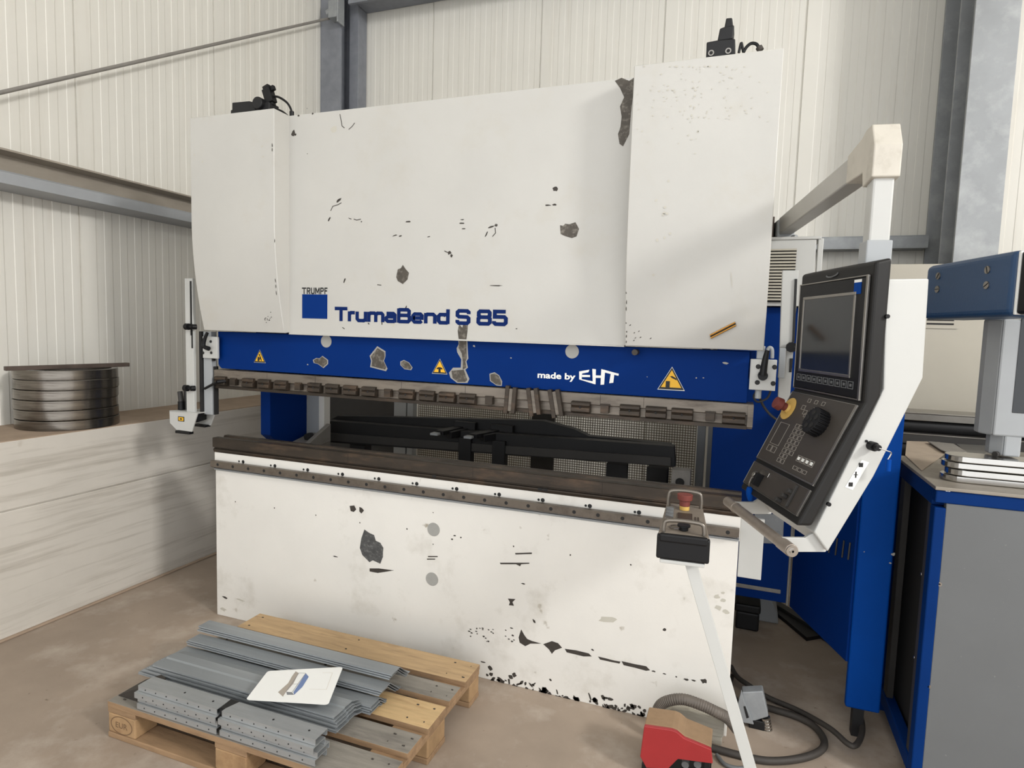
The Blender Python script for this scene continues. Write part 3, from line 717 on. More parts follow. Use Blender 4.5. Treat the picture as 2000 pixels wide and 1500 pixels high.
br.prism([(q.x, q.z) for q in Q], 'y', .08, .086)
br.prism([(P[0].x, -.045), (P[1].x, -.045), (Q[1].x, .086), (Q[0].x, .086)], 'z', P[1].z, P[1].z+.004)
bb = br.build('laser_bracket', PWC, arm)
dk = MB(); dk.prism([(P[0].x+.02, -.035), (P[1].x-.02, -.035), (Q[1].x-.06, .075), (Q[0].x+.0, .075)], 'z', P[1].z-.05, P[1].z-.001); dk.build('laser_optics', BLK, arm)
sk = MB(); q = f(355.5, 818); sk.box(q.x-.022, q.x+.022, -.0462, -.0452, q.z-.013, q.z+.013, 0); sk.box(q.x-.017, q.x+.017, -.0468, -.0462, q.z-.009, q.z+.009, 1); sk.box(q.x-.007, q.x+.007, -.0472, -.0468, q.z-.004, q.z+.004, 0)
sk.build('warning_sticker', [BLKP, YEL], arm)
kk = MB(); a_ = f(348, 842, -.03); kk.box(a_.x, a_.x+.10, -.05, -.02, a_.z-.008, a_.z+.006); kk.build('laser_cover', BLK, arm, bevel=.002)
kk = MB(); kk.box(Q[3].x-.004, Q[3].x+.09, .05, .092, Q[3].z-.006, Q[3].z+.006); kk.build('laser_cover', BLK, arm, bevel=.002)
kk = MB(); q = f(354, 800, -.0); kk.cyl((q.x, .0, q.z), (q.x, .0, q.z+.045), .017, 14); kk.cyl((q.x, .0, q.z+.045), (q.x-.008, .0, q.z+.10), .013, 12, 1); q = f(366, 795, .03); kk.cyl((q.x, .03, q.z-.02), (q.x, .03, q.z+.09), .018, 14, 1)
kk.build('laser_emitter', [BLK, DGM], arm)
pl_ = MB(); q0 = on('y', -.005, 396, 699); q1 = on('y', -.005, 424, 658); pl_.box(q0.x, q1.x, -.005, .01, q0.z, q1.z)
for px, py in ((412, 667), (413, 689), (397, 689)): disc(pl_, px, py, -.005, .0075, 1, .004, 12)
pl_.build('hinge_plate', [PWC, BLKP], arm, bevel=.002)
lv = MB(); lv.tube([on('y', -.03, 405, 650), on('y', -.03, 400, 662), on('y', -.03, 398, 676), on('y', -.03, 408, 681)], .010, 10, rfun=lambda i, K: .008+.004*(i/K)); lv.build('lever', BLK, arm)
# right
arm2 = thing('laser_guard_arm', 'white laser guard arm at the right end of the ram beside the control console', 'guard', (2.76, .1, 1.3))
a = MB(); a.prism([(2.742, 1.862), (2.800, 1.862), (2.800, 1.48), (2.80, 1.30), (2.757, 1.36)], 'y', .10, .13); a.build('arm_rail', PWC, arm2, bevel=.002)
s_ = MB(); f = lambda px, py: on('y', .098, px, py)
q1 = f(1556, 545); q2 = f(1547, 668); s_.prism([(f(1552, 545).x, q1.z), (f(1557, 545).x, q1.z), (f(1552, 668).x, q2.z), (f(1547, 668).x, q2.z)], 'y', .094, .101)
s_.prism([(f(1542, 700).x, f(1542, 700).z), (f(1549, 700).x, f(1549, 700).z), (f(1546, 727).x, f(1546, 727).z), (f(1541, 727).x, f(1541, 727).z)], 'y', .096, .101); s_.build('slot_strip', BLKP, arm2)
kb = MB(); q = f(1545, 678); kb.cyl((q.x-.01, .09, q.z), (q.x+.03, .08, q.z), .016, 10); kb.cyl((q.x+.0, .09, q.z), (q.x, .07, q.z), .02, 10); kb.build('clamp_knob', BLK, arm2)
pl_ = MB(); f = lambda px, py: on('y', .0, px, py); q0 = f(1462.5, 761); q1 = f(1518, 703)
pl_.box(q0.x, q1.x, .0, .018, q0.z, q1.z)
for px, py in ((1481, 716), (1513, 717), (1479, 747), (1510, 749)): disc(pl_, px, py, .0, .009, 1, .004, 14)
pl_.box(q0.x+.02, q0.x+.05, .02, .04, q1.z, q1.z+.05, 2); pl_.cyl((q0.x+.035, .03, q0.z), (q0.x+.035, .03, q0.z-.035), .012, 10, 2)
pl_.build('hinge_plate', [PWC, BLKP, GREYL], arm2, bevel=.003)
pv = MB(); q0 = on('y', .07, 1519, 738); q1 = on('y', .07, 1530, 680); pv.box(q0.x, q1.x+.01, .07, .09, q0.z, q1.z); pv.build('slide_rail', GREYL, arm2, bevel=.002)
lv = MB(); ff = lambda px, py, y=-.03: on('y', y, px, py)
lv.tube([ff(1490, 733), ff(1493, 712), ff(1496, 696), ff(1499, 684)], .010, 10, rfun=lambda i, K: .014-.006*(i/K)); lv.cyl(ff(1490, 734), ff(1490, 734)+V((0, .03, 0)), .018, 16); lv.build('lever', BLK, arm2)
lv = MB(); lv.tube([ff(1499, 684, .02), ff(1503, 679, .02), ff(1508, 683, .02), ff(1508, 700, .02)], .007, 10); lab(lv.build('pipe', GREYL, arm2), 'bent grey cable pipe')
cb = MB()
cb.tube([ff(1478, 763, .05), ff(1472, 775, .06), ff(1480, 785, .06), ff(1498, 778, .06), ff(1505, 764, .05)], .004, 8); cb.tube([ff(1482, 764, .05), ff(1487, 785, .08), ff(1500, 805, .1), ff(1518, 820, .1), ff(1540, 828, .12)], .005, 8)
cb.build('cable', DGM, arm2)
# dowel / pencil taped to the right cover
p1 = cpt(1387, 655, .008); p2 = cpt(1436, 630, .008)
pc = MB(); pc.cyl(p1, p2, .0034, 8); pc.cyl(p1+V((.002, 0, -.005)), p2+V((.002, 0, -.005)), .0022, 8, 1); pc.cyl(p1+V((.003, 0, -.010)), p2+V((.003, 0, -.010)), .0034, 8)
tag(pc.build('marking_rod', [BRASS, BLKP]), 'thin brass-coloured rod stuck on the right white cover', 'rod')
# ------------------------------------------------------------------ electrical cabinet behind the console
EC = thing('electrical_cabinet', 'white cabinet with a louvred vent behind the console, between press and swing arm', 'cabinet', (2.8, 1.0, 1.75))
k = MB(); k.box(2.62, 2.905, .66, 1.3, 1.752, 2.058); k.box(2.62, 2.925, .655, 1.3, 2.058, 2.072)
k.box(2.912, 2.935, .66, .69, 1.62, 2.062); k.build('body', PWC, EC, bevel=.003)
k = MB(); qa = on('y', .655, 1500, 590); qb = on('y', .655, 1556, 487)
k.box(qa.x-.03, qb.x, .652, .66, qa.z, qb.z, 1)
n = 17
for i in range(n):
    z = qa.z+(qb.z-qa.z)*(i+.5)/n; k.box(qa.x-.03, qb.x, .640, .652, z+.001, z+.009, 0)
k.build('vent_grille', [BEIGE, DARK], EC)
# side guard: dark blue door standing open towards the viewer with its broad blue edge post
SG = thing('side_guard', 'blue side guard door with broad front post right of the press', 'guard', (3.1, .3, .12))
k = MB(); a = V((2.915, .69, 0)); b = V((3.095, .215, 0)); d = (b-a).normalized(); nn = V((d.y, -d.x, 0))
k.bar(a+V((0, 0, .83)), b+V((0, 0, .83)), .03, 1.05)
k.build('door_panel', BLUE, SG, bevel=.003)
k = MB()
for px in (1607, 1620, 1633, 1646, 1658):
    n2 = V((d.y, -d.x, 0)); 
    def dp(px_, py_):
        r_ = ray(px_, py_); t_ = ((a-nn*-.0155)-CAM).dot(nn)/r_.dot(nn); return CAM+r_*t_
    for s0 in (0,):
        top = dp(px+4, 1042+(px-1607)*.35); bot = dp(px, 1075+(px-1607)*.35); off = V((-.003, -.001, 0))
        k.tube([top+off, bot+off], .0035, 6, smooth_path=False)
k.build('vent_slots', DGM, SG)
k = MB(); k.box(3.090, 3.213, .20, .235, .12, 1.36); 
for (px, py, w, h) in ((1747,1083,.012,.014),(1741,1100,.010,.006),(1690,1078,.004,.005)):
    q = on('y', .2, px, py); pts = blob(q.x-.004, q.z, w*.5, h*.5); k.poly([(x_, .1993, z_) for x_, z_ in pts], 1)
k.build('front_post', [BLUE2, CRACK], SG, bevel=.008, seg=3)
k = MB(); q = on('y', .22, 1720, 1397); k.box(3.12, 3.16, .21, .25, .0, .12); k.build('foot', BLK2, SG)
# ------------------------------------------------------------------ control console on its swing arm
ang = math.atan2(-.934, .357)                     # u axis: along the console front
P0 = at(1706, 511, 1.70)
CC = thing('control_console', 'black-fronted white control console with screen hanging from a swing arm', 'control panel', (P0.x, P0.y, P0.z-.8), ang)
W0 = _W[CC]; iW = W0.inverted()
# local frame: x = along the front (0 at the near/right edge, negative = far/left), y = away from the operator side, z up
Z0 = .8
def L(x, y, z): return (x, y, Z0+z)
th = math.radians(25); sn, cs = math.sin(th), math.cos(th)
# front normal n = (-.934,-.357): in local frame it is -y
VU = .388; VL = .392
# upper (x, z) at y=0 ; lower section: z = -VU - v*cos, y = -v*sin
def low(x, v, e=0):   # e = outward (towards operator)
    return V((x, -v*sn - e*cs, Z0-VU - v*cs + e*sn))
def upp(x, z, e=0): return V((x, -e, Z0+z))
# white housing profile in (y, z), extruded along x
prof = [(.035, -.0), (.035, -VU+.01), (.035-VL*sn*1.0, -VU-VL*cs+.0)]
hs = MB()
def pw(px, py, off=0):
    """point on the console's right side plane (x local = 0.0+off)"""
    o_ = W0 @ V((off, 0, 0)); n_ = (W0.to_3x3() @ V((1, 0, 0))); r_ = ray(px, py); t_ = (o_-CAM).dot(n_)/r_.dot(n_)
    q_ = iW @ (CAM+r_*t_); return (q_.y, q_.z)
S = .0
side = [pw(1731, 545, S), pw(1815, 544, S), pw(1803, 738, S), pw(1707, 930, S), pw(1617, 1078, S), pw(1590, 1040, S), pw(1707, 800, S), pw(1726, 760, S)]
hs.prism(side, 'x', -.405, .0)
hs.build('housing', PWC, CC, bevel=.004, local=True)
lb = MB(); f = lambda px, py: pw(px, py, .0)
sq = [f(1683,898), f(1697,903), f(1665,957), f(1650,951)]
lb.prism(sq, 'x', .0005, .0012, 0)
for c_ in ((1681, 908), (1661, 946)):
    y_, z_ = f(*c_); lb.box(.001, .0018, y_-.006, y_+.006, z_-.006, z_+.006, 1)
y_, z_ = f(1671, 927); lb.box(.001, .0018, y_-.002, y_+.002, z_-.009, z_+.009, 1); lb.box(.001, .0018, y_-.006, y_+.006, z_-.001, z_+.001, 1)
lab(lb.build('socket_label', [WHITE, BLKP], CC, local=True), 'small white label with two socket symbols')
# black shell
bz = MB()
T = .045
bz.prism([(0, .0), (T, .012), (T, -VU+.02), (T-VL*sn-.0, -VU-VL*cs-.0), (-VL*sn, -VU-VL*cs), (0, -VU)], 'x', -.415, .012)
for v_ in bz.v: v_.z += Z0
bezel = bz.build('front_shell', BEZ, CC, bevel=.009, seg=3, local=True)
# screen panel
sp = MB(); sp.prism([(-.402, -.380), (-.402, -.037), (-.014, -.040), (-.008, -.380)], 'y', -.006, .002)
for v_ in sp.v: v_.z += Z0
sp.build('screen_panel', BLK, CC, bevel=.002, local=True)
fr = MB()
def frame(mb, x0, x1, z0, z1, w, e0, e1, fn):
    for (a_, b_, c_, d_) in ((x0, x1, z0, z0+w), (x0, x1, z1-w, z1), (x0, x0+w, z0+w, z1-w), (x1-w, x1, z0+w, z1-w)):
        vs = [fn(x, z, e) for e in (e0, e1) for z in (c_, d_) for x in (a_, b_)]
        mb.add(vs, [(0, 2, 3, 1), (4, 5, 7, 6), (0, 1, 5, 4), (2, 6, 7, 3), (0, 4, 6, 2), (1, 3, 7, 5)])
def plate(mb, x0, x1, z0, z1, e0, e1, fn, m=0):
    vs = [fn(x, z, e) for e in (e0, e1) for z in (z0, z1) for x in (x0, x1)]
    mb.add(vs, [(0, 2, 3, 1), (4, 5, 7, 6), (0, 1, 5, 4), (2, 6, 7, 3), (0, 4, 6, 2), (1, 3, 7, 5)], m)
frame(fr, -.372, -.058, -.325, -.078, .009, .005, .010, upp); frame(fr, -.406, -.004, -.385, -.034, .004, .001, .008, upp)
plate(fr, -.014, -.004, -.385, -.034, .001, .0085, upp)
fr.build('screen_frame', STEEL, CC, bevel=.001, local=True)
g = MB(); plate(g, -.364, -.066, -.317, -.086, .005, .0075, upp); g.build('screen', SCR, CC, local=True)
g = MB()
for i in range(10):
    x = -.385+i*.0352
    frame(g, x, x+.028, -.356, -.334, .002, .006, .0075, upp); plate(g, x+.009, x+.019, -.349, -.341, .006, .0072, upp)
g.build('softkeys', GREYP, CC, local=True)
g = MB(); plate(g, -.074, -.038, -.085, -.052, .006, .0072, upp); plate(g, -.074, -.038, -.052, -.044, .006, .0074, upp, 1); g.build('logo_badge', [BLUE2, WHITE], CC, local=True)
g = MB(); g.tube([upp(-.245, -.018, .001), upp(-.235, -.022, .003), upp(-.21, -.024, .004), upp(-.185, -.020, .003), upp(-.178, -.013, .001)], .0022, 6); g.build('shell_emblem', GREYP, CC, local=True)
g = MB(); pts = [(.02, -.11), (.02, -.32)]
for c_ in ((1731, 618), (1617, 984)):
    y_, z_ = pw(c_[0], c_[1], .012); g.cyl((.012, y_, z_), (.020, y_, z_), .006, 10)
g.build('shell_screw', BLK, CC, local=True)
# button panel
g = MB(); plate(g, -.400, -.006, .014, .268, -.002, .006, low); g.build('button_panel', DGREY, CC, bevel=.001, local=True)
g = MB(); frame(g, -.402, -.003, .012, .271, .0025, .0, .0068, low); plate(g, -.012, -.003, .012, .271, .0, .0068, low)
frame(g, -.402, -.003, .284, .368, .0025, .0, .0068, low); plate(g, -.012, -.003, .284, .368, .0, .0068, low); plate(g, -.402, -.003, .266, .271, .0, .0075, low)
g.build('panel_trim', STEEL, CC, bevel=.0006, local=True)
g = MB(); plate(g, -.398, -.012, .286, .365, -.002, .006, low); lab(g.build('lower_panel', DGREY, CC, bevel=.001, local=True), 'lower grey panel with key switch')
g = MB()
def key(x, v, w=.02, h=.016): frame(g, x, x+w, v, v+h, .0016, .0058, .0072, low)
frame(g, -.365, -.30, .125, .205, .0016, .0058, .0072, low)
for i in range(2): key(-.365+i*.034, .21, .030, .022)
for r_ in range(8):
    for c_ in range(3 if r_ not in (6, 7) else 2): key(-.262+c_*.026+r_*.0, .115+r_*.0175, .022, .0145)
for i in range(6): key(-.285+.024*i, .05+(i % 3)*.014, .022, .016)
for i in range(5): key(-.27+.022*i, .025+(i % 2)*.05, .019, .013)
for i in range(4): key(-.155+i*.026, .205, .023, .02)
for i in range(3): key(-.15+i*.03, .24, .024, .012)
g.build('keypad', mat('keypad_lines', (138, 132, 124), .5), CC, local=True)
g = MB()
for i in range(4): plate(g, -.15+i*.026, -.138+i*.026, .21, .22, .0062, .0078, low)
g.build('key_symbols', WHITE, CC, local=True)
# jog wheel
jx, jv = -.128, .095
jw = MB(); c0 = low(jx, jv, .006); ax = (low(jx, jv, 1)-low(jx, jv, 0)).normalized()
jw.cyl(c0, c0+ax*.034, .040, 40)
a1 = ax.orthogonal().normalized(); b1 = ax.cross(a1)
for i in range(24):
    t = 2*math.pi*i/24; q = c0+(a1*math.cos(t)+b1*math.sin(t))*.040; jw.cyl(q, q+ax*.034, .0035, 6)
jwo = jw.build('jog_wheel', BLK, CC, bevel=.001, local=True)
jw = MB()
for i in range(5):
    t = 2*math.pi*i/5+.3; q = c0+ax*.034+(a1*math.cos(t)+b1*math.sin(t))*.023; jw.cyl(q, q+ax*.0012, .009, 14)
jw.cyl(c0+ax*.034, c0+ax*.0355, .006, 12); jw.build('wheel_recess', DARK, jwo, local=True)
# emergency stop
ex, ev = -.362, .075
es = MB(); c0 = low(ex, ev, .006); es.cyl(c0, c0+ax*.003, .040, 36, 0); es.cyl(c0+ax*.003, c0+ax*.012, .018, 24, 0, r2=.014); es.cyl(c0+ax*.012, c0+ax*.03, .014, 24, 1); es.cyl(c0+ax*.03, c0+ax*.052, .022, 28, 1, r2=.020)
es.build('emergency_stop', [EYEL, ERED], CC, bevel=.001, local=True)
# lower panel furniture: key switch with key, knob
kx, kv = -.33, .325
g = MB(); c0 = low(kx, kv, .006); g.cyl(c0, c0+ax*.010, .014, 20); g.cyl(c0+ax*.010, c0+ax*.016, .009, 16); plate(g, kx+.012, kx+.075, kv-.028, kv-.012, .006, .010, low); plate(g, kx+.03, kx+.045, kv-.012, kv+.03, .006, .03, low, 1)
g.build('key_switch', [CHROME, BLK], CC, bevel=.001, local=True)
g = MB(); a_ = low(kx, kv+.01, .02); g.tube([a_, a_+V((.0, -.008, -.02)), a_+V((-.004, -.006, -.038))], .0022, 8)
g.tube([a_+V((0, -.006, -.035)), a_+V((-.002, -.004, -.055)), a_+V((-.003, 0, -.082))], .008, 12, 1, rfun=lambda i, K: .006+.006*math.sin(math.pi*(i/(K-1))*.9+.2))
lab(g.build('key_tag', [STEEL, BLUE2], CC, local=True), 'key with blue plastic tag')
g = MB(); c0 = low(-.105, .325, .006)
for k_ in range(3): q = low(-.12+.02*k_, .355-.02*k_, .006); g.cyl(q, q+ax*.018, .008, 14)
plate(g, -.075, -.066, .29, .36, .006, .014, low, 0); g.build('selector_knob', DGM, CC, bevel=.001, local=True)
# side key with ring
g = MB(); y_, z_ = pw(1700, 870, .0); g.cyl((.0, y_, z_), (.022, y_, z_), .013, 16, 0); g.cyl((.022, y_, z_), (.040, y_, z_), .0085, 14, 0); g.cyl((.0, y_-.013, z_+.012), (.003, y_-.013, z_+.012), .004, 8, 0)
g.tube([(.038, y_, z_), (.045, y_+.02, z_-.006), (.045, y_+.032, z_-.012), (.043, y_+.026, z_-.03)], .0018, 6, 1); g.tube([(.043, y_+.028, z_-.03), (.043, y_+.028, z_-.062)], .007, 10, 2, smooth_path=False)
lab(g.build('side_lock', [BLK, CHROME, BLUE2], CC, local=True), 'black lock with key and tag on the white side')
# bracket and handle tube
br = MB()
bp = [pw(1590, 1041, -.02), pw(1626, 1054, -.02), pw(1612, 1078, -.02), pw(1536, 1078, -.02), pw(1528, 1050, -.02), pw(1572, 1050, -.02), pw(1583, 1043, -.02)]
br.prism(bp, 'x', -.030, -.018)
hy = sum(b_[0] for b_ in bp[3:5])/2-.004; hz = sum(b_[1] for b_ in bp[3:5])/2+.002
hb = br.build('handle_bracket', PWC, CC, bevel=.002, local=True)
br = MB(); br.prism(bp, 'x', -.40, -.388); br.build('handle_bracket', PWC, CC, bevel=.002, local=True)
hd_ = MB(); hd_.cyl((-.47, hy, hz), (-.40, hy, hz), .0175, 24); hd_.cyl((-.40, hy, hz), (-.035, hy, hz), .0165, 28); hd_.cyl((-.035, hy, hz), (.035, hy, hz), .0185, 28); hd_.cyl((-.40, hy, hz), (-.385, hy, hz), .019, 24)
hd_.build('handle_tube', KNURL, CC, bevel=.002, local=True)
hd_ = MB(); hd_.ring((0, 0, 0), .004, .0165, 0, .005, 28); 
Rx = Matrix.Translation((.034, hy, hz)) @ Matrix.Rotation(math.pi/2, 4, 'Y'); hd_.v = [Rx @ q for q in hd_.v]
hd_.ring((0, 0, 0), .0035, .0075, .005, .008, 20); n_ = len(hd_.v)-80
for i in range(n_, len(hd_.v)): hd_.v[i] = Rx @ hd_.v[i]
hd_.cyl((.036, hy, hz), (.037, hy, hz), .004, 12, 1); hd_.build('handle_end', [CHROME, DARK], CC, local=True)
ARMW = mat('arm_cream', (196, 190, 178), .5, 0, var=.1, scale=10, rgb2=(150, 142, 128), amt=.5, scale2=12)
ARMG = mat('arm_grey', (172, 170, 165), .4, .2, var=.08, scale=8)
# swing arm (in world coordinates)
tp = at(1708, 505, 1.80); el = at(1713, 300, 1.80); far = at(1535, 428, 3.0)
tz = P0.z
tx, ty = tp.x, tp.y
fx, fy_ = far.x, far.y; az = 2.135
dirA = (V((fx, fy_, 0))-V((tx, ty, 0))).normalized(); side_ = V((dirA.y, -dirA.x, 0))
rot = math.atan2(dirA.y, dirA.x)-math.pi/2
def TM(x, y, z): return Matrix.Translation((x, y, z)) @ Matrix.Rotation(rot, 4, 'Z')
k = MB(); k.box(-.028, .028, -.028, .028, tz-.03, 2.07, 0, TM(tx, ty, 0)); k.build('arm_drop_tube', PWC, CC, bevel=.006)
k = MB(); k.box(-.034, .034, -.034, .034, tz-.06, 1.888, 0, TM(tx, ty, 0)); lab(k.build('arm_socket', GREYL, CC, bevel=.004), 'grey sleeve at the top of the console')
k = MB()
pr_ = [(-.040, 2.062), (.036, 2.048), (.046, 2.092), (.20, 2.097), (.20, 2.185), (.075, 2.200), (.035, 2.215), (-.01, 2.215), (-.042, 2.150)]
k.prism(pr_, 'x', -.037, .037, 0, TM(tx, ty, 0))
k.build('arm_elbow', ARMW, CC, bevel=.004)
k = MB(); a_ = V((tx, ty, 2.141))+dirA*.19; b_ = V((fx, fy_, 2.141)); k.bar(a_, b_, .062, .080); k.build('arm_boom', ARMG, CC, bevel=.005)
k = MB(); b2 = V((fx, fy_, 2.12)); k.bar(b2-dirA*.02, b2+dirA*.10, .08, .10); k.box(fx-.05, fx+.05, fy_-.02, fy_+.10, 2.06, 2.075); k.cyl((fx, fy_+.03, 2.07), (fx, fy_+.03, 2.10), .045, 24); k.cyl((fx+.03, fy_-.03, 2.082), (fx+.05, fy_-.05, 2.082), .012, 14)
k.build('arm_base', GREYL, CC, bevel=.004)
k = MB(); k.box(fx-.10, fx-.05, fy_, fy_+.10, 2.07, 2.19); lab(k.build('arm_stop', BARM, CC, bevel=.003), 'brown stop block')
# ------------------------------------------------------------------ pallet
PX0, PX1, PY0, PY1 = .418, 1.622, -.937, -.134
WOODE = mat('pallet_wood_edge', (160, 130, 98), .8, 0, var=.3, scale=6, stretch=(1, 6, 6), rgb2=(112, 86, 62), amt=.6, scale2=5, bump=.3, bscale=40)
PT = thing('pallet', 'worn wooden pallet on the floor in front of the press carrying steel profiles', 'pallet', (1.02, -.535, 0))
for (y0, y1, m) in ((-.285, -.134, WOODL), (-.430, -.325, WOODG), (-.612, -.466, WOODY), (-.756, -.652, WOODG), (-.937, -.795, WOODG)):
    k = MB(); dx = random.uniform(-.004, .004); k.board(PX0+dx, PX1+dx, y0, y1, .1225, .1445, 0, 2)
    for xx in (PX1-.03, PX1-.10, 1.02, PX0+.05):
        for yy in (y0+.03, y1-.03): k.cyl((xx+random.uniform(-.012, .012), yy, .1440), (xx, yy, .1452), .0032, 8, 1)
    k.build('deck_board', [m, CHIPD, WOODE], PT, bevel=.002)
for x0, x1 in ((PX0, PX0+.145), (.947, 1.092), (PX1-.145, PX1)):
    k = MB(); k.box(x0+.001, x1-.001, PY0+.002, PY1-.002, .100, .1222); k.build('stringer_board', WOODE, PT, bevel=.002)
for y0, y1 in ((PY0, PY0+.10), (-.608, -.463), (PY1-.10, PY1)):
    for x0, x1 in ((PX0, PX0+.145), (.947, 1.092), (PX1-.145, PX1)):
        k = MB(); k.box(x0+.002, x1-.002, y0+.002, y1-.002, .0222, .0998)
        if x0 < .5 and y0 < -.9:
            fn = lambda a, b: V((x0+.035+a*.075, y0+.0012, .038+b*.045))
            ov = [(x0+.072+.055*math.cos(t*math.pi/12), .0605+.034*math.sin(t*math.pi/12)) for t in range(25)]
            stroke(k, ov, .0035, lambda a, b: V((a, y0+.0014, b)), 1)
            put_text(k, 'EUR', lambda a, b: V((x0+.042+a*.060, y0+.0012, .049+b*.022)), 1, bold=.0)
        k.build('block', [WOODB, mat('branded_mark', (112, 86, 62), .8)], PT, bevel=.005)
    k = MB(); k.box(PX0+.001, PX1-.001, y0, y1, 0, .022); k.build('bottom_board', WOODE, PT, bevel=.003)

def sheet(mb, pl_, t, x0, x1, m=0, skew=0.0):
    """folded sheet profile, 2-D line in (y,z), extruded along x"""
    n = len(pl_); P = [V((p[0], p[1], 0)) for p in pl_]; A = []; B = []
    for i in range(n):
        a = (P[i]-P[i-1]).normalized() if i else None
        b = (P[i+1]-P[i]).normalized() if i < n-1 else None
        a = a or b; b = b or a
        na = V((-a.y, a.x, 0)); nb = V((-b.y, b.x, 0)); k = (na+nb).normalized(); h = t/2/max(.5, k.dot(na))
        A.append(P[i]+k*h); B.append(P[i]-k*h)
    for i in range(n-1):
        vs = [V((x, q.x, q.y)) for x in (x0, x1) for q in (A[i], A[i+1], B[i+1], B[i])]
        mb.add(vs, [(0, 1, 2, 3), (7, 6, 5, 4), (0, 4, 5, 1), (1, 5, 6, 2), (2, 6, 7, 3), (3, 7, 4, 0)], m)
order = ['topmost', 'second from top', 'third from top', 'fourth from top', 'fifth from top', 'sixth from top', 'seventh from top', 'eighth from top', 'ninth from top', 'lowest']
def rear_profile(yc, zt, x0, x1, back):
    k = MB(); r = zt-.1465
    bz_ = max(.0, r)
    dz = min(back, bz_-.002)
    pl_ = [(yc+.030+dz*1.15+.012, zt-dz), (yc+.030+dz*1.15, zt-dz), (yc+.030, zt), (yc-.030, zt), (yc-.031, zt-.0042)]
    sheet(k, pl_, .0022, x0, x1); return k
rp = [(-.485, .2510, .425, 1.412), (-.4862, .2425, .430, 1.405), (-.4874, .2340, .420, 1.402), (-.546, .2170, .432, 1.406), (-.5472, .2085, .422, 1.399), (-.5484, .2000, .428, 1.395),
      (-.600, .1830, .418, 1.392), (-.6012, .1745, .410, 1.398), (-.6024, .1660, .420, 1.388), (-.6036, .1575, .415, 1.393)]
for i, (yc, zt, x0, x1) in enumerate(rp):
    k = rear_profile(yc, zt, x0, x1, .06)
    o = k.build('steel_profile', ZINC, bevel=0)
    tag(o, 'grey folded steel profile, %s of the stepped rear stack on the pallet' % order[i], 'steel profile', 'folded profiles in the rear stack on the pallet')
mp = [(-.712, .2185, .470, 1.338), (-.716, .2105, .455, 1.345), (-.713, .2025, .440, 1.352), (-.718, .1945, .425, 1.358), (-.714, .1865, .412, 1.350), (-.718, .1785, .400, 1.360), (-.716, .1705, .395, 1.352)]
od2 = order[:6]+['lowest']
for i, (yc, zt, x0, x1) in enumerate(mp):
    k = MB(); dzb = min(.02, zt-.150)
    pl_ = [(yc+.088, zt-dzb), (yc+.045, zt-.006), (yc+.041, zt-.002), (yc-.002, zt), (yc-.010, zt-.004), (yc-.014, zt-.003), (yc-.070, zt-.001), (yc-.071, zt-.0045)]
    sheet(k, pl_, .0022, x0, x1)
    tag(k.build('steel_profile', ZINC), 'wide grey creased steel profile, %s of the middle stack on the pallet' % od2[i], 'steel profile', 'creased profiles in the middle stack on the pallet')
# short perforated rails, four layers, two end to end
for side_n, (xa_, xb_) in (('left', (.567, .952)), ('right', (.972, 1.372))):
    for i in range(4):
        zt = .2355-i*.0226; yf = -.925-(0, .012, -.002, .006)[i]; yb = yf+.062; h = min(.021, zt-.1455)
        k = MB(); sheet(k, [(yb-.006, zt-h+.002), (yb, zt-h+.002), (yb, zt), (yf, zt), (yf, zt-h+.002), (yf+.006, zt-h+.002)], .0024, xa_+random.uniform(-.006, .004), xb_+random.uniform(-.004, .006))
        x = xa_+.04
        while x < xb_-.02: k.cyl((x, yf-.0010, zt-.010), (x, yf-.0020, zt-.010), .0026, 8, 1); x += .052
        if i == 0: k.cyl((xa_+.20, yf+.03, zt+.0008), (xa_+.20, yf+.03, zt+.002), .004, 8, 1); k.cyl((xb_-.05, yf+.03, zt+.0008), (xb_-.05, yf+.03, zt+.002), .004, 8, 1)
        o = k.build('perforated_rail', [ZINC2, DARK])
        tag(o, 'short shiny perforated steel rail, %s of the %s front stack on the pallet' % (order[i] if i < 3 else 'lowest', side_n), 'steel rail', 'perforated rails at the front of the pallet')
for i, (z, y) in enumerate(((.2135, -.895), (.1910, -.905))):
    k = MB(); k.box(.955, .970, y-.022, y+.035, z, z+.021); k.prism([(.950, y+.035), (.956, y-.02), (.972, y-.02), (.990, y+.035)], 'z', z+.0215, z+.0235)
    tag(k.build('rail_clip', BLKP), 'black clip joining the %s perforated rails end to end' % ('topmost' if i == 0 else 'second layer of'), 'clip')
# dark wedge at the left end of the profiles
k = MB(); k.prism([(.425, .1455), (.563, .1455), (.563, .195), (.54, .205), (.455, .165)], 'y', -.90, -.80); 
tag(k.build('rubber_wedge', HOSE, bevel=.003), 'dark wedge under the left end of the profiles on the pallet corner', 'wedge')
# laminated drawing
zs = .2555
cp_ = [on('z', zs, *p) for p in ((523, 1311), (670, 1303), (641, 1377), (480, 1367))]
c0 = cp_[0]; ex_ = cp_[1]-cp_[0]; ey_ = cp_[3]-cp_[0]; exy = cp_[2]-cp_[0]-ex_-ey_
def pap(u_, v_, e=0): 
    q = c0+ex_*u_+ey_*v_+exy*(u_*v_); return V((q.x, q.y, zs+e-.010*v_*(1-v_)*0))
k = MB(); ol = []
for (cu, cv, a0) in ((.97, .95, 270), (.97, .95, 0), ):
    pass
def rr_(m=.0, r=.05):
    out = []
    for cu, cv, s0 in ((1-m-r, m+r, -90), (1-m-r, 1-m-r, 0), (m+r, 1-m-r, 90), (m+r, m+r, 180)):
        for j in range(5):
            t = math.radians(s0+j*22.5); out.append((cu+r*math.cos(t), cv+r*math.sin(t)))
    return out
o_ = rr_(); n = len(o_)
vs = [pap(u_, v_, 0) for u_, v_ in o_]+[pap(u_, v_, .0012) for u_, v_ in o_]
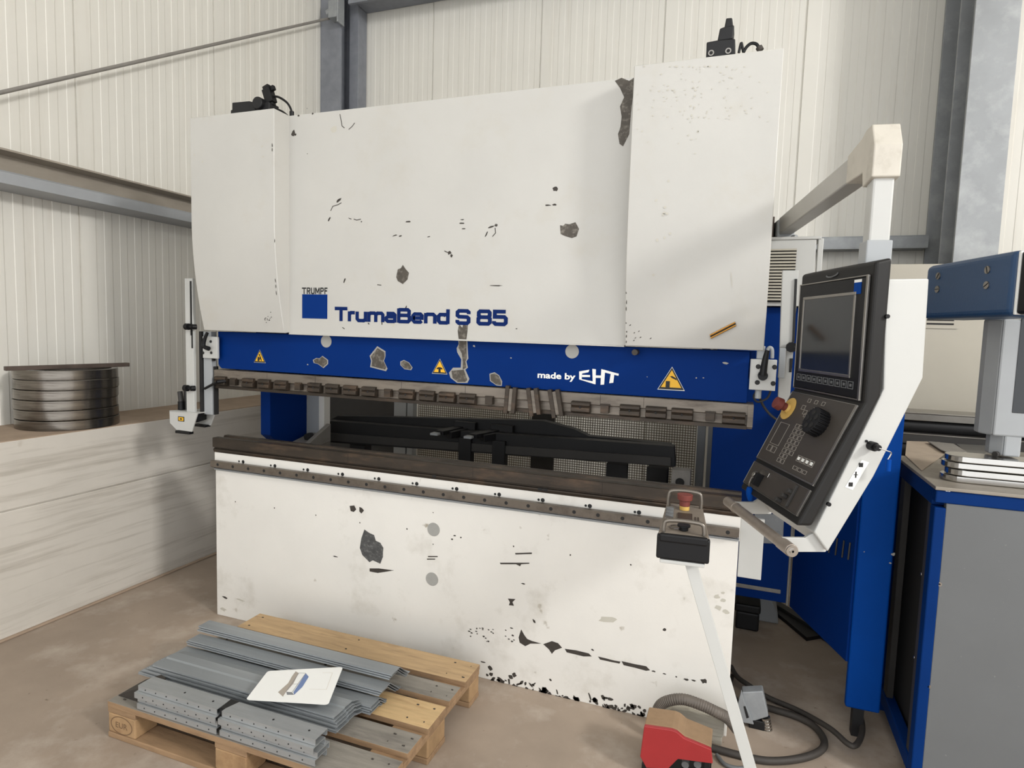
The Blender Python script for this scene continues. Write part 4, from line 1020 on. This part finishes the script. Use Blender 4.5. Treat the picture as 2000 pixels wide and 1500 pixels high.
k.add(vs, [list(range(n)), list(range(n, 2*n))]+[(i, (i+1) % n, n+(i+1) % n, n+i) for i in range(n)])
pp = thing('drawing_sheet', 'white laminated sheet with a small blue and grey drawing lying on the profiles', 'sheet of paper', tuple(pap(.5, .5)))
k.build('sheet', PAPER, pp)
pi_ = lambda px, py, e: on('z', zs+e, px, py)
k = MB(); s7 = lambda x, y: (400+x/6.82, 1280+y/6.82)
def ppoly(pts, e, m): k.poly([pi_(*s7(*q), e) for q in pts], m)
ppoly([(1210,212),(1250,235),(1180,375),(1080,490),(1040,550),(975,490),(1110,370),(1160,280)], .0014, 0)
ppoly([(1250,240),(1345,238),(1240,380),(1175,385)], .0016, 3); ppoly([(1175,385),(1240,380),(1160,490),(1085,485)], .0016, 3)
ppoly([(1345,238),(1385,285),(1300,420),(1190,525),(1180,490),(1260,370)], .0016, 1); ppoly([(1085,485),(1160,490),(1190,525),(1095,525)], .0016, 2)
def pline(a, b, e, w, m):
    A = pi_(*s7(*a), e); B = pi_(*s7(*b), e); d_ = (B-A).normalized(); n_ = V((-d_.y, d_.x, 0))*w/2; k.poly([A+n_, B+n_, B-n_, A-n_], m)
for a, b in (((1250,235),(1345,235)), ((1250,240),(1085,480)), ((1175,383),(1240,380)), ((1345,238),(1240,380)), ((1240,380),(1165,490))): pline(a, b, .0019, .0018, 2)
for a, b in (((1570,232),(1700,232)), ((1700,232),(1620,455)), ((1620,455),(1390,450))): pline(a, b, .0015, .002, 4)
k.build('drawing', [mat('ink_taupe', (170, 160, 148), .6), mat('ink_blue', (110, 130, 172), .6), mat('ink_grey', (130, 132, 134), .6), WHITE, mat('ink_pale', (222, 216, 206), .6)], pp)

# ------------------------------------------------------------------ operator box on leaning post
fr_ = at(1335, 1045, 1.60); bk_ = at(1337, 985, 1.86); dv = (V((bk_.x, bk_.y, 0))-V((fr_.x, fr_.y, 0))); DL = dv.length; ra = math.atan2(dv.y, dv.x)-math.pi/2
OB = thing('operator_pedestal', 'grey push button box with black front pad on a leaning white post', 'control box', (fr_.x, fr_.y, 0), ra)
zt = fr_.z; Wf = .064; Wb = .052
k = MB()
zb_ = bk_.z
vs = [(-Wf, 0, zt), (Wf, 0, zt), (Wb, DL, zb_), (-Wb, DL, zb_), (-Wf+.004, .02, zt-.07), (Wf-.004, .02, zt-.07), (Wb, DL, zb_-.07), (-Wb, DL, zb_-.07)]
k.add(vs, [(0, 1, 2, 3), (4, 5, 6, 7), (0, 1, 5, 4), (1, 2, 6, 5), (2, 3, 7, 6), (3, 0, 4, 7)])
k.build('box_body', mat('box_grey', (128, 118, 106), .55, .1, var=.2, scale=25), OB, bevel=.004, local=True)
def tp_(x, t, e=0): return V((x, DL*t, zt+(zb_-zt)*t+e))
k = MB(); k.box(-.066, .066, -.012, .012, zt-.066, zt-.003); k.box(-.060, .060, -.016, .0, zt-.020, zt+.002); k.build('front_pad', BLK, OB, bevel=.005, local=True)
k = MB(); k.box(-.056, .056, -.008, .10, zt-.078, zt-.068); k.build('base_plate', PWC, OB, bevel=.002, local=True)
for t0, h_ in ((.03, .032), (.90, .046)):
    k = MB(); w_ = .050 if t0 < .5 else .046
    k.tube([tp_(-w_, t0, -.005), tp_(-w_, t0, h_-.016), tp_(-w_+.012, t0, h_), tp_(w_-.012, t0, h_), tp_(w_, t0, h_-.016), tp_(w_, t0, -.005)], .0055, 10, sub=4); k.build('guard_bar', mat('dull_bar', (120, 114, 106), .35, .7), OB, local=True)
k = MB(); c = tp_(.0, .80); k.cyl(c, c+V((0, 0, .014)), .014, 20, 0); k.cyl(c+V((0, 0, .012)), c+V((0, 0, .030)), .015, 20, 1); k.cyl(c+V((0, 0, .03)), c+V((0, 0, .046)), .021, 24, 1, r2=.022)
k.build('emergency_stop', [EYEL, ERED], OB, bevel=.001, local=True)
k = MB()
c = tp_(.0, .14); k.cyl(c, c+V((0, 0, .010)), .012, 20, 0); k.cyl(c+V((0, 0, .010)), c+V((0, 0, .015)), .017, 20, 0)
lab(k.build('push_button', [BLK], OB, bevel=.001, local=True), 'black push button')
for i in range(4):
    k = MB(); c = tp_(-.040, .38+i*.11); k.cyl(c, c+V((0, 0, .010)), .011, 18); k.build('indicator_button', GREYP if i else STEEL, OB, bevel=.001, local=True)
k = MB(); a_, b_ = tp_(-.018, .36, .0012), tp_(.022, .66, .0012); k.box(a_.x, b_.x, a_.y, b_.y, min(a_.z, b_.z), max(a_.z, b_.z)+.001)
for x in (.028, .036): q = tp_(x, .5, .002); k.box(x, x+.004, q.y-.03, q.y+.02, q.z-.002, q.z)
k.build('label_plate', BARM, OB, local=True)
k = MB(); q = tp_(-.02, .18, .002); k.ring((q.x, q.y, q.z), .014, .017, 0, .002, 24); k.build('key_ring', CHROME, OB, local=True)
pt = at(1349, 1100, 1.64); pb = at(1465, 1500, 1.62); dd = (pb-pt); pe = pt+dd*((pt.z-.012)/-dd.z)
k = MB(); nup = ray(1400, 1300)*-1
k.bar(pt, pe, .030, .006, up=nup); dN = dd.normalized(); cN = dN.cross(V(nup)).normalized()
k.bar(pt+cN*-.014+V(nup).normalized()*-.014, pe+cN*-.014+V(nup).normalized()*-.014, .004, .026, up=nup)
k.build('post', PWC, OB, bevel=.001)
k = MB(); k.box(pe.x-.10, pe.x+.10, pe.y-.10, pe.y+.10, 0, .012); k.build('floor_plate', BLK2, OB, bevel=.003)
# ------------------------------------------------------------------ foot pedal
FPD = thing('foot_pedal', 'red foot pedal with dusty top on the floor before the press', 'foot pedal', (2.40, -.30, 0))
f = lambda px, py, y=-.36: on('y', y, px, py)
pr_ = [f(1258, 1418), f(1250, 1478), f(1262, 1500), f(1305, 1502), f(1324, 1483), f(1392, 1492), f(1389, 1464), f(1336, 1442), f(1322, 1430), f(1312, 1426)]
pr_ = [(q.x, q.z) for q in pr_]
zmin = min(z for x, z in pr_)
k = MB(); k.prism(pr_, 'y', -.36, -.345); k.build('front_plate', RED, FPD, bevel=.003)
k = MB(); tops = [pr_[0], pr_[9], pr_[8], pr_[7], pr_[6], (pr_[6][0], pr_[6][1]-.03), (pr_[0][0], pr_[0][1]-.03)]
k.prism(tops, 'y', -.345, -.235); k.build('hood', DUST, FPD, bevel=.004)
k = MB(); k.box(pr_[1][0]+.005, pr_[5][0]-.005, -.34, -.22, .0, max(.012, zmin)); k.box(pr_[1][0]+.01, pr_[1][0]+.06, -.33, -.24, .0, pr_[0][1]-.02); k.box(pr_[5][0]-.03, pr_[5][0]-.01, -.33, -.24, 0, pr_[6][1]-.02)
k.build('base', BLK2, FPD, bevel=.003)
for px in (1338, 1362):
    k = MB(); q = f(px, 1496, -.34); k.cyl((q.x, -.335, max(.014, q.z)), (q.x, -.27, max(.014, q.z)+.005), .013, 14); k.build('pedal_roller', GREYP, FPD)
# ------------------------------------------------------------------ hose, wedge, cables, connector
k = MB(); g = lambda px, py, y=-.12: on('y', y, px, py)
k.tube([on('z', .03, 1296, 1440), g(1284, 1400), g(1288, 1380), g(1305, 1369), g(1335, 1366), g(1370, 1377), g(1400, 1391), g(1420, 1402, -.10), g(1440, 1425, -.08)], .021, 14, sub=14, rfun=lambda i, K: .020+(.0018 if i % 2 else 0))
tag(k.build('conduit_hose', HOSEG), 'thick grey corrugated hose arching over the wooden wedge behind the pedal', 'hose')
k = MB(); h = lambda px, py, y=-.07: on('y', y, px, py)
pw_ = [h(1298, 1392), h(1312, 1384), h(1345, 1388), h(1415, 1411), h(1413, 1441), h(1385, 1436), h(1325, 1415)]
zlow = min(q.z for q in pw_)
k.prism([(q.x, q.z-max(0, zlow-.0)*0) for q in pw_], 'y', -.07, -.02)
k.box(pw_[3].x-.08, pw_[3].x-.005, -.065, -.025, 0, pw_[4].z+.01)
tag(k.build('wooden_wedge', mat('weathered_wood', (176, 170, 156), .8, 0, var=.3, scale=5, stretch=(1, 8, 8), rgb2=(96, 86, 74), amt=.7, scale2=6, lo=.58, hi=.68), bevel=.003), 'pale weathered wooden wedge lying against the foot of the press', 'wedge')
def cable(pts, r, z, label, m=HOSE, name='floor_cable'):
    k = MB(); k.tube([on('z', z if len(p) < 3 else p[2], p[0], p[1]) for p in pts], r, 10); return tag(k.build(name, m), label, 'cable')
cable([(1390, 1460), (1440, 1474), (1500, 1486), (1560, 1482), (1600, 1468), (1610, 1448), (1592, 1420), (1556, 1400), (1505, 1384), (1478, 1376)], .014, .015, 'thick black cable looping over the floor below the metal connector')
cable([(1428, 1302), (1440, 1322), (1462, 1338), (1500, 1362, .02), (1560, 1388, .02), (1620, 1422), (1655, 1452), (1672, 1455), (1684, 1430), (1681, 1400), (1670, 1380)], .011, .045, 'black cable running from behind the bed panel to the blue guard post')
cable([(1400, 1474), (1415, 1492), (1440, 1500), (1470, 1498)], .007, .01, 'thin grey cable end on the floor beside the red pedal', GREYP)
cable([(1430, 1320), (1425, 1345), (1440, 1370), (1450, 1395)], .010, .012, 'short black cable dropping behind the leaning post')
CN = thing('cable_connector', 'grey metal industrial cable connector lying on the floor right of the leaning post', 'connector', tuple(on('z', 0, 1478, 1440)))
g = lambda px, py, y: on('y', y, px, py)
yy = on('z', .0, 1478, 1425).y
A_ = [g(1449, 1352, yy), g(1490, 1350, yy), g(1501, 1400, yy), g(1455, 1414, yy)]
k = MB(); k.prism([(q.x, q.z) for q in A_], 'y', yy, yy+.05); k.build('body', GALV, CN, bevel=.004)
k = MB(); k.prism([(g(1448, 1345, yy).x, g(1448, 1345, yy).z), (g(1455, 1372, yy).x, g(1455, 1372, yy).z), (g(1466, 1395, yy).x, g(1466, 1395, yy).z), (g(1472, 1412, yy).x, g(1472, 1412, yy).z), (g(1452, 1408, yy).x, g(1452, 1408, yy).z), (g(1440, 1376, yy).x, g(1440, 1376, yy).z)], 'y', yy-.012, yy-.001)
k.prism([(g(1452, 1376, yy).x, g(1452, 1376, yy).z), (g(1456, 1376, yy).x, g(1456, 1376, yy).z), (g(1463, 1398, yy).x, g(1463, 1398, yy).z), (g(1458, 1400, yy).x, g(1458, 1400, yy).z)], 'y', yy-.014, yy-.011, 1)
k.build('locking_lever', [GALV, DARK], CN, bevel=.002)
k = MB(); a_ = g(1494, 1400, yy+.02); b_ = g(1500, 1434, yy+.02)
for i in range(6):
    p_ = a_.lerp(b_, i/6); q_ = a_.lerp(b_, (i+.75)/6); k.cyl(p_, q_, .020, 18)
k.cyl(a_, b_, .016, 18); k.build('cable_gland', CHROME, CN)
k = MB(); q = g(1478, 1416, yy+.02); k.box(q.x-.03, q.x+.03, yy, yy+.045, 0, q.z+.03); k.build('socket_end', BLK2, CN, bevel=.003)
# things under the right frame
k = MB(); q = on('z', 0, 1462, 1232); k.box(q.x-.07, q.x+.05, q.y, q.y+.12, .0, .10); k.box(q.x-.08, q.x+.055, q.y-.005, q.y+.125, .10, .145)
tag(k.build('floor_motor', BLK2, bevel=.01), 'black motor box on the floor beneath the blue right frame', 'motor')
k = MB(); q = on('z', 0, 1500, 1236); k.prism([(q.x-.08, 0), (q.x+.06, 0), (q.x+.05, .07), (q.x-.0, .16), (q.x-.08, .18)], 'y', q.y+.13, q.y+.4)
tag(k.build('motor_housing', GREYL, bevel=.01), 'pale rounded housing behind the black motor box on the floor', 'housing')
k = MB(); a_ = on('z', .02, 1500, 1172); b_ = on('z', .02, 1668, 1275); k.bar(a_, b_, .05, .04); tag(k.build('floor_rail', DGM, bevel=.003), 'dark steel rail running diagonally on the floor behind the blue guard post', 'rail')
k = MB(); a_ = on('z', .01, 1540, 1215); q = [on('z', .0, *p) for p in ((1500, 1190), (1545, 1195), (1612, 1246), (1575, 1252), (1540, 1222))]
k.prism([(p.x, p.y) for p in q], 'z', 0, .02); tag(k.build('floor_plate', BLK2), 'flat black plate on the floor right of the motor box', 'plate')

# ------------------------------------------------------------------ steel rings and flat bar on the plinth
rc = V((-.966, -.115, .989)); names = ['topmost', 'second from top', 'third from top', 'fourth from top', 'fifth from top', 'lowest']
offs = [(.004, -.002), (.003, .002), (.0, .0), (-.006, .0), (-.004, .003), (.004, .0)]
for i in range(6):
    z0 = (5-i)*.0545; k = MB(); k.ring((0, 0, 0), .215, .246, .001, .0515, 96)
    for j, v_ in enumerate(k.v): pass
    k.v = [v_+V((rc.x+offs[i][0], rc.y+offs[i][1], rc.z+z0)) for v_ in k.v]
    tag(k.build('steel_ring', RINGM, bevel=.0015), 'dark shiny rolled steel ring, %s of the stack on the plinth' % names[i], 'ring', 'rolled steel rings stacked on the plinth')
zt_ = rc.z+5*.0545+.0515
a_ = on('z', zt_+.014, 9, 720); b_ = on('z', zt_+.020, 251, 712)
k = MB(); k.bar(a_+V((0, 0, .0)), b_+V((0, 0, .0)), .035, .022); tag(k.build('flat_bar', BARM, bevel=.002), 'rusty flat steel bar lying across the stack of rings', 'bar')
# ------------------------------------------------------------------ second machine, right edge
TZ = 1.118; TX = 3.258; TY = -.09
WM = thing('grey_blue_machine', 'blue-framed machine with grey panels and a steel-covered top at the right edge', 'machine', (3.9, .3, 0))
bl = on('z', TZ, 1765, 890)
YB = bl.y
k = MB()
k.box(TX, 4.8, TY, TY+.04, 1.062, 1.105); k.box(TX, TX+.034, TY, TY+.05, 0, 1.045)
k.box(TX, TX+.04, TY+.04, YB, 1.045, 1.105, 0); k.box(TX, TX+.04, YB-.05, YB, 0, 1.045)
k.box(TX, TX+.04, TY+.05, YB-.05, .06, .12)
k.build('frame', mat('machine_blue', (0, 44, 104), .6, 0, spec=.1, var=.15, scale=5), WM, bevel=.004)
k = MB(); k.box(TX+.034, 4.8, TY+.004, TY+.03, .02, 1.062)
k.build('front_panel', GREYP, WM, bevel=.002)
for px, py in ((1847, 957), (1830.5, 1140), (1809, 1339.5)):
    q = on('y', TY+.004, px, py); s_ = MB(); s_.cyl((q.x+.006, TY+.004, q.z), (q.x+.006, TY+.001, q.z), .0075, 16); s_.cyl((q.x+.006, TY+.002, q.z), (q.x+.006, TY+.0, q.z), .003, 10, 1); s_.build('panel_screw', [CHROME, DARK], WM)
k = MB(); k.box(TX+.05, 4.8, TY+.06, YB+.3, .05, 1.04); k.build('inner_body', DARK, WM)
k = MB(); k.box(TX+.005, TX+.03, TY+.06, TY+.10, .12, 1.045); k.box(TX+.005, TX+.03, YB-.16, YB-.10, .12, 1.045); 
for px, py in ((1799, 1123), (1785, 1286), (1765, 1493)):
    q = on('x', TX, px, py); k.cyl((TX+.005, q.y+.01, q.z), (TX+.001, q.y+.01, q.z), .006, 10, 1)
k.build('side_panel', [DGM, CHROME], WM, bevel=.002)
k = MB(); k.box(TX-.004, 4.8, TY-.006, YB, 1.106, TZ); k.build('table_top', mat('worn_table_top', (150, 142, 130), .5, .3, var=.25, scale=8, rgb2=(100, 86, 74), amt=.6, scale2=6), WM, bevel=.002)
# bent strips stack on the top
q0 = on('z', TZ+.02, 1868, 931)
od = ['topmost', 'second from top', 'third from top', 'lowest']
def stad(xc, yc, r, x1):
    return [(xc+r*math.cos(t), yc+r*math.sin(t)) for t in [math.pi/2+math.pi*i/16 for i in range(17)]]+[(x1, yc-r), (x1, yc+r)]
for i in range(4):
    z0 = TZ+.001+(3-i)*.0235; k = MB(); k.prism(stad(q0.x+.03+(.004, -.004, .006, -.006)[i], q0.y+.05+(.0, .004, -.004, .002)[i], .060, 4.4+.02*i), 'z', z0, z0+.021, smooth=False)
    tag(k.build('steel_strip', CHROME, bevel=.003), 'shiny round-ended steel strip, %s of the stack on the blue machine' % od[i], 'steel strip', 'round-ended strips on the blue machine')
def plate_px(pts, z, th, name, m, label, cat):
    k = MB(); P = [on('z', z, *p) for p in pts]; k.prism([(q.x, q.y) for q in P], 'z', z, z+th); return tag(k.build(name, m), label, cat)
plate_px([(1771, 862), (1835, 864), (1850, 884), (1800, 920), (1768, 890)], TZ+.001, .002, 'dusty_sheet', mat('dusty_sheet', (176, 160, 142), .7, 0, var=.2, scale=10), 'dusty brownish sheet lying on the left end of the blue machine', 'sheet')
plate_px([(1868, 868), (1925, 871), (1945, 882), (1962, 886), (1890, 886)], TZ+.005, .003, 'steel_sheet', SHEET, 'bright flat steel sheet lying behind the round-ended strips', 'sheet')
plate_px([(1812, 863), (1862, 868), (1888, 884), (1862, 889), (1838, 880)], TZ+.010, .004, 'steel_sheet', GALVD, 'crumpled dark grey steel offcut behind the round-ended strips', 'sheet')
# overhead slate blue beam
OH = thing('overhead_beam', 'slate blue rounded box beam with slotted screws over the second machine', 'beam', tuple(at(1803, 560, 2.3)))
a_ = at(1803, 557, 2.34); hb_ = .1
dr = V((.272, -.962, 0)).normalized(); zc = (1.69+1.886)/2; A_ = V((a_.x+.08, a_.y+.02, zc)); B_ = A_+dr*.47
k = MB(); k.bar(A_, B_, .16, .200); k.build('beam_body', STBLUE, OH, bevel=.022, seg=4)
k = MB(); k.bar(B_+dr*.001, B_+dr*.012, .15, .19); lab(k.build('end_trim', WHITE, OH, bevel=.003), 'pale end trim')
k = MB(); k.bar(B_+dr*.012, B_+dr*.35, .152, .19); lab(k.build('end_housing', BLK, OH, bevel=.01), 'black end housing')
nl = V((dr.y, -dr.x, 0));  nl = nl if nl.x < 0 else -nl
for px, py, an in ((1833, 539, .9), (1831, 565, 0), (1929, 527, 1.9), (1927, 557, .5)):
    o_ = A_+nl*.0805; r_ = ray(px, py); t_ = (o_-CAM).dot(nl)/r_.dot(nl); q = CAM+r_*t_
    s_ = MB(); s_.cyl(q-nl*.001, q+nl*.003, .0125, 18); e1 = dr*math.cos(an)+V((0, 0, 1))*math.sin(an)
    s_.bar(q+nl*.0035-e1*.011, q+nl*.0035+e1*.011, .0025, .001, up=nl, m=1); s_.build('slotted_screw', [STEEL, DARK], OH)
# grey cast post
GP = thing('grey_column', 'light grey cast machine post standing on the strips at the right edge', 'post', tuple(at(1975, 890, 2.15)))
y_ = at(1965, 850, 2.15).y
f = lambda px, py: on('y', y_, px, py)
tl = f(1964, 615); brp = f(1955, 850)
k = MB(); k.prism([(f(1962, 612).x, 1.69), (f(1962, 612).x, f(1957, 852).z), (f(1962, 612).x+.30, f(1957, 852).z), (f(1962, 612).x+.30, 1.69)], 'y', y_, y_+.10); 
k.prism([(f(1962, 612).x, y_), (f(1962, 612).x-.028, y_+.05), (f(1962, 612).x-.028, y_+.10), (f(1962, 612).x, y_+.10)], 'z', f(1957, 852).z, 1.69)
k.build('post_body', GREYL, GP, bevel=.006)
k = MB(); q = f(1990, 640); q2 = f(1988, 807); k.box(q.x+.004, q.x+.25, y_-.002, y_+.002, q2.z, q.z+.05); k.build('dark_window', SCR, GP, bevel=.002)
k = MB(); q = f(1967, 852); k.box(q.x-.005, q.x+.045, y_+.004, y_+.09, TZ+.097, q.z+.01); k.prism([(q.x-.005, y_+.004), (q.x-.034, y_+.045), (q.x-.034, y_+.09), (q.x-.005, y_+.09)], 'z', TZ+.097, q.z+.01); k.build('post_foot', GREYL, GP, bevel=.006)
k = MB(); q = f(1952, 889); k.cyl((q.x+.0, y_+.02, q.z), (q.x-.010, y_+.012, q.z), .010, 14); k.build('foot_screw', DGM, GP)
# beige switch cabinet far behind
BC = thing('switch_cabinet', 'beige steel switch cabinet with a small vent standing near the back wall', 'cabinet', (4.1, 2.0, 0))
y_ = 1.55; f = lambda px, py: on('y', y_, px, py)
x0 = f(1700, 600).x; zt2 = f(1760, 516).z
xs = f(1947, 620).x
k = MB(); k.box(x0, xs-.004, y_, y_+.45, 0, zt2); k.box(xs+.004, xs+1.0, y_, y_+.45, 0, zt2); k.box(xs-.004, xs+.004, y_+.01, y_+.45, 0, zt2, 1); k.build('body', [BEIGE, DARK], BC, bevel=.002)
a_ = f(1805, 634); b_ = f(1868, 614)
k = MB(); k.box(a_.x, b_.x+.01, y_-.006, y_, a_.z-.02, b_.z+.12, 0)
for i in range(8): z = b_.z+.10-i*.022; k.box(a_.x+.01, b_.x-.01, y_-.008, y_-.005, z-.005, z+.004, 1)
k.build('vent_grille', [BEIGE, DARK], BC)
# conveyor rails behind the table
y_ = 1.05; f = lambda px, py: on('y', y_, px, py)
RB = thing('roller_bed', 'long dark steel roller bed behind the strips on the blue machine', 'machine', (4.0, y_+.1, 0))
zA, zB, zC, zD = f(1800, 806).z, f(1800, 822).z, f(1800, 846).z, f(1800, 866).z
x0 = f(1762, 830).x
k = MB(); k.box(x0, 4.9, y_, y_+.03, zB, zA-.006); k.box(x0, 4.9, y_-.005, y_+.2, zA-.006, zA); k.build('top_rail', STEEL, RB, bevel=.002)
k = MB(); k.cyl((x0, y_+.06, (zB+zC)/2), (4.9, y_+.06, (zB+zC)/2), .045, 24); k.build('roller', BLK2, RB)
k = MB(); k.box(x0, 4.9, y_-.03, y_+.02, zD, zC); k.box(x0, 4.9, y_-.032, y_-.03, zC-.006, zC, 1); k.box(x0, x0+.1, y_-.02, y_+.2, 0, zD); k.box(4.7, 4.8, y_-.02, y_+.2, 0, zD); k.build('lower_rail', [DGM, STEEL], RB, bevel=.002)
# ------------------------------------------------------------------ camera
cam = bpy.data.cameras.new('camera'); co = bpy.data.objects.new('camera', cam); COL.objects.link(co)
cam.sensor_width = 36.0; cam.lens = 36.0*FP/2000.0; cam.clip_start = .05; cam.clip_end = 100
R = Matrix((CR, -CD, -CF)).transposed().to_4x4(); co.matrix_world = Matrix.Translation(CAM) @ R
bpy.context.scene.camera = co
# ------------------------------------------------------------------ light: daylight hall + luminaires
w = bpy.data.worlds.new('hall_daylight'); bpy.context.scene.world = w; w.use_nodes = True
bg = w.node_tree.nodes['Background']; bg.inputs['Color'].default_value = (.97, .985, 1.0, 1); bg.inputs['Strength'].default_value = 2.15
def area(name, loc, target, size, sy, power, col=(1, .985, .965)):
    l = bpy.data.lights.new(name, 'AREA'); l.shape = 'RECTANGLE'; l.size = size; l.size_y = sy; l.energy = power; l.color = col
    o = bpy.data.objects.new(name, l); COL.objects.link(o); o.location = loc
    o.rotation_euler = (V(target)-V(loc)).to_track_quat('-Z', 'Y').to_euler(); return o
area('key_lamp', (8.6, -2.9, 5.0), (0.4, 0.2, .9), 1.1, 1.1, 470)
sc = bpy.context.scene
sc.view_settings.view_transform = 'Standard'; sc.view_settings.look = 'None'; sc.view_settings.gamma = 1; sc.view_settings.exposure = -0.06
sc.view_settings.use_curve_mapping = False
sc.cycles.max_bounces = 8; sc.cycles.diffuse_bounces = 3
